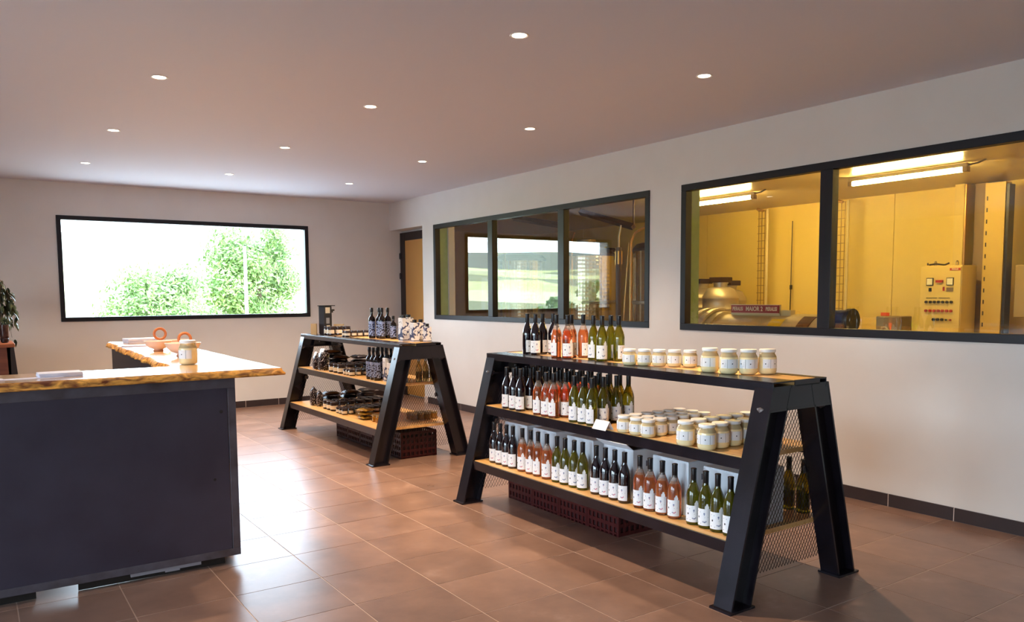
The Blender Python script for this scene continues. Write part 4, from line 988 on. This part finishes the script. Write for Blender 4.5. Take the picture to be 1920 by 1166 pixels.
# ------------------------------------------------------------------ outside
def terrain():
    mb = MB(); xs = [-700+i*28 for i in range(44)]; ys = [12.5, 16, 24, 36, 55, 80, 110, 150, 190, 230, 270, 310, 350, 390, 430, 480, 540, 620, 720]
    def hz(x, y):
        if y < 40: return -.4-.03*(y-12)
        a = max(0, min(1, (y-130)/230)); h = -1.4+18*a
        ridge = 37+3*math.sin(x*.011+1)+1.5*math.sin(x*.031)
        s_ = max(0, min(1, (y-360)/190)); h += (ridge-h)*(3*s_*s_-2*s_**3)
        return h+(1.0*math.sin(x*.05+y*.03) if y > 60 else 0)
    vs = [(x, y, hz(x, y)) for y in ys for x in xs]; nx = len(xs)
    mb.add(vs, [(j*nx+i, j*nx+i+1, (j+1)*nx+i+1, (j+1)*nx+i) for j in range(len(ys)-1) for i in range(nx-1)])
    m = bpy.data.materials.new('fields_and_woods'); m.use_nodes = True; n = m.node_tree.nodes; L = m.node_tree.links; b = n['Principled BSDF']; b.inputs['Roughness'].default_value = .9
    g = n.new('ShaderNodeNewGeometry'); nz = n.new('ShaderNodeTexNoise'); nz.inputs['Scale'].default_value = .02; nz.inputs['Detail'].default_value = 4
    L.new(g.outputs['Position'], nz.inputs['Vector']); mp = n.new('ShaderNodeMapping'); mp.inputs['Scale'].default_value = (.011, .02, 0); L.new(g.outputs['Position'], mp.inputs[0])
    ad = n.new('ShaderNodeMix'); ad.data_type = 'RGBA'; ad.inputs[0].default_value = .35; L.new(mp.outputs[0], ad.inputs[6]); L.new(nz.outputs['Color'], ad.inputs[7])
    v = n.new('ShaderNodeTexVoronoi'); v.inputs['Scale'].default_value = 2.2; L.new(ad.outputs[2], v.inputs['Vector'])
    sp0 = n.new('ShaderNodeSeparateColor'); L.new(v.outputs['Color'], sp0.inputs[0])
    r = n.new('ShaderNodeValToRGB'); e = r.color_ramp.elements; e[0].color = lin((134, 130, 84)); e[0].position = .25; e[1].color = lin((240, 222, 160)); e[1].position = .5; q = e.new(.8); q.color = lin((206, 196, 120))
    L.new(sp0.outputs[0], r.inputs[0])
    sp_ = n.new('ShaderNodeSeparateXYZ'); L.new(g.outputs['Position'], sp_.inputs[0]); mr = n.new('ShaderNodeMapRange'); mr.inputs[1].default_value = 350; mr.inputs[2].default_value = 375; L.new(sp_.outputs['Y'], mr.inputs[0])
    mx = n.new('ShaderNodeMix'); mx.data_type = 'RGBA'; L.new(mr.outputs[0], mx.inputs[0]); L.new(r.outputs[0], mx.inputs[6]); mx.inputs[7].default_value = lin((124, 118, 92)); mr2 = n.new('ShaderNodeMapRange'); mr2.inputs[1].default_value = 22; mr2.inputs[2].default_value = 34; L.new(sp_.outputs['Y'], mr2.inputs[0])
    mx2 = n.new('ShaderNodeMix'); mx2.data_type = 'RGBA'; L.new(mr2.outputs[0], mx2.inputs[0]); mx2.inputs[6].default_value = lin((206, 198, 190)); L.new(mx.outputs[2], mx2.inputs[7]); L.new(mx2.outputs[2], b.inputs['Base Color'])
    return struct(mb.build('terrain', m, smooth=80))
terrain()
struct(MB().box(-60, XL-.2, -60, 12.5, -.5, -.15).box(XL-.2, 60, -60, YF-.2, -.5, -.15).build('ground_outside', mat('pale_gravel', (172, 166, 158), .9, noise=(2, (156, 150, 142), .6))))
LFA = mat('tree_leaf', (98, 128, 62), .6, noise=(1.6, (150, 170, 100), .8)); BARK = mat('tree_bark', (92, 76, 60), .8)
def tree(name, x, y, zb, h, wd, lab, cat, nleaf, seed, lsz=.22, group=None):
    r = random.Random(seed); t = thing(name, lab, cat, (x, y, zb), 0, group)
    MB().tube([(0, 0, 0), (.05*wd, 0, h*.4), (0, .05*wd, h*.75)], [.05*h*.5, .03*h*.5, .01*h], 8).build('trunk', BARK, t, smooth=60)
    cl = [(r.uniform(-.36, .36)*wd, r.uniform(-.25, .25)*wd, h*r.uniform(.28, .86), r.uniform(.09, .2)) for _ in range(60)]
    cl = [(a*(1.15-c_/h*.55), b, c_, q) for a, b, c_, q in cl]
    vs = []; fs = []
    for k in range(nleaf):
        a, b, c_, q = r.choice(cl); d = Vector((r.gauss(0, 1), r.gauss(0, 1), r.gauss(0, 1))).normalized()*(q*wd*r.random()**.4)
        p = Vector((a, b, c_))+Vector((d.x, d.y, d.z*.8)); u = Vector((r.gauss(0, 1), r.gauss(0, 1), r.gauss(0, 1))).normalized(); v = u.orthogonal().normalized(); s_ = lsz*r.uniform(.5, 1.2); i = len(vs)
        vs += [p-u*s_, p+v*s_*.5, p+u*s_, p-v*s_*.5]; fs.append((i, i+1, i+2, i+3))
    tag(MB().add(vs, fs).build('foliage', LFA, t), kind='stuff')
tree('leafy_tree', 11.2, 38, -1.2, 6.9, 6.2, 'tall leafy tree outside the back window, behind the pale pole', 'tree', 22000, 5, .12)
tree('leafy_tree', 5.75, 31, -.9, 3.85, 4.9, 'lower rounded tree outside the back window, beside the tall one', 'tree', 18000, 8, .09)
pl = thing('light_pole', 'slender pale light pole in front of the tall tree outside', 'pole', (10.0, 35, -1.2)); MB().tube([(0, 0, 0), (0, 0, 5.0)], [.08, .06], 10).build('shaft', mat('pale_pole', (226, 230, 232), .5), pl, smooth=50); MB().lathe([(.16, 0), (.16, .05), (.06, .06)], 10).build('pole_foot', MATS['pale_pole'], pl, smooth=50)
for i, (x, h) in enumerate(((-2.5, 2.0), (-3.5, 2.4), (-4.6, 2.9))):
    tree('garden_shrub', x, 19, -.55, h, 1.0, 'green garden shrub outside, %s from the back window, mirrored in the workroom glass' % ORD[i], 'shrub', 2200, 40+i, .09, 'garden shrubs outside')
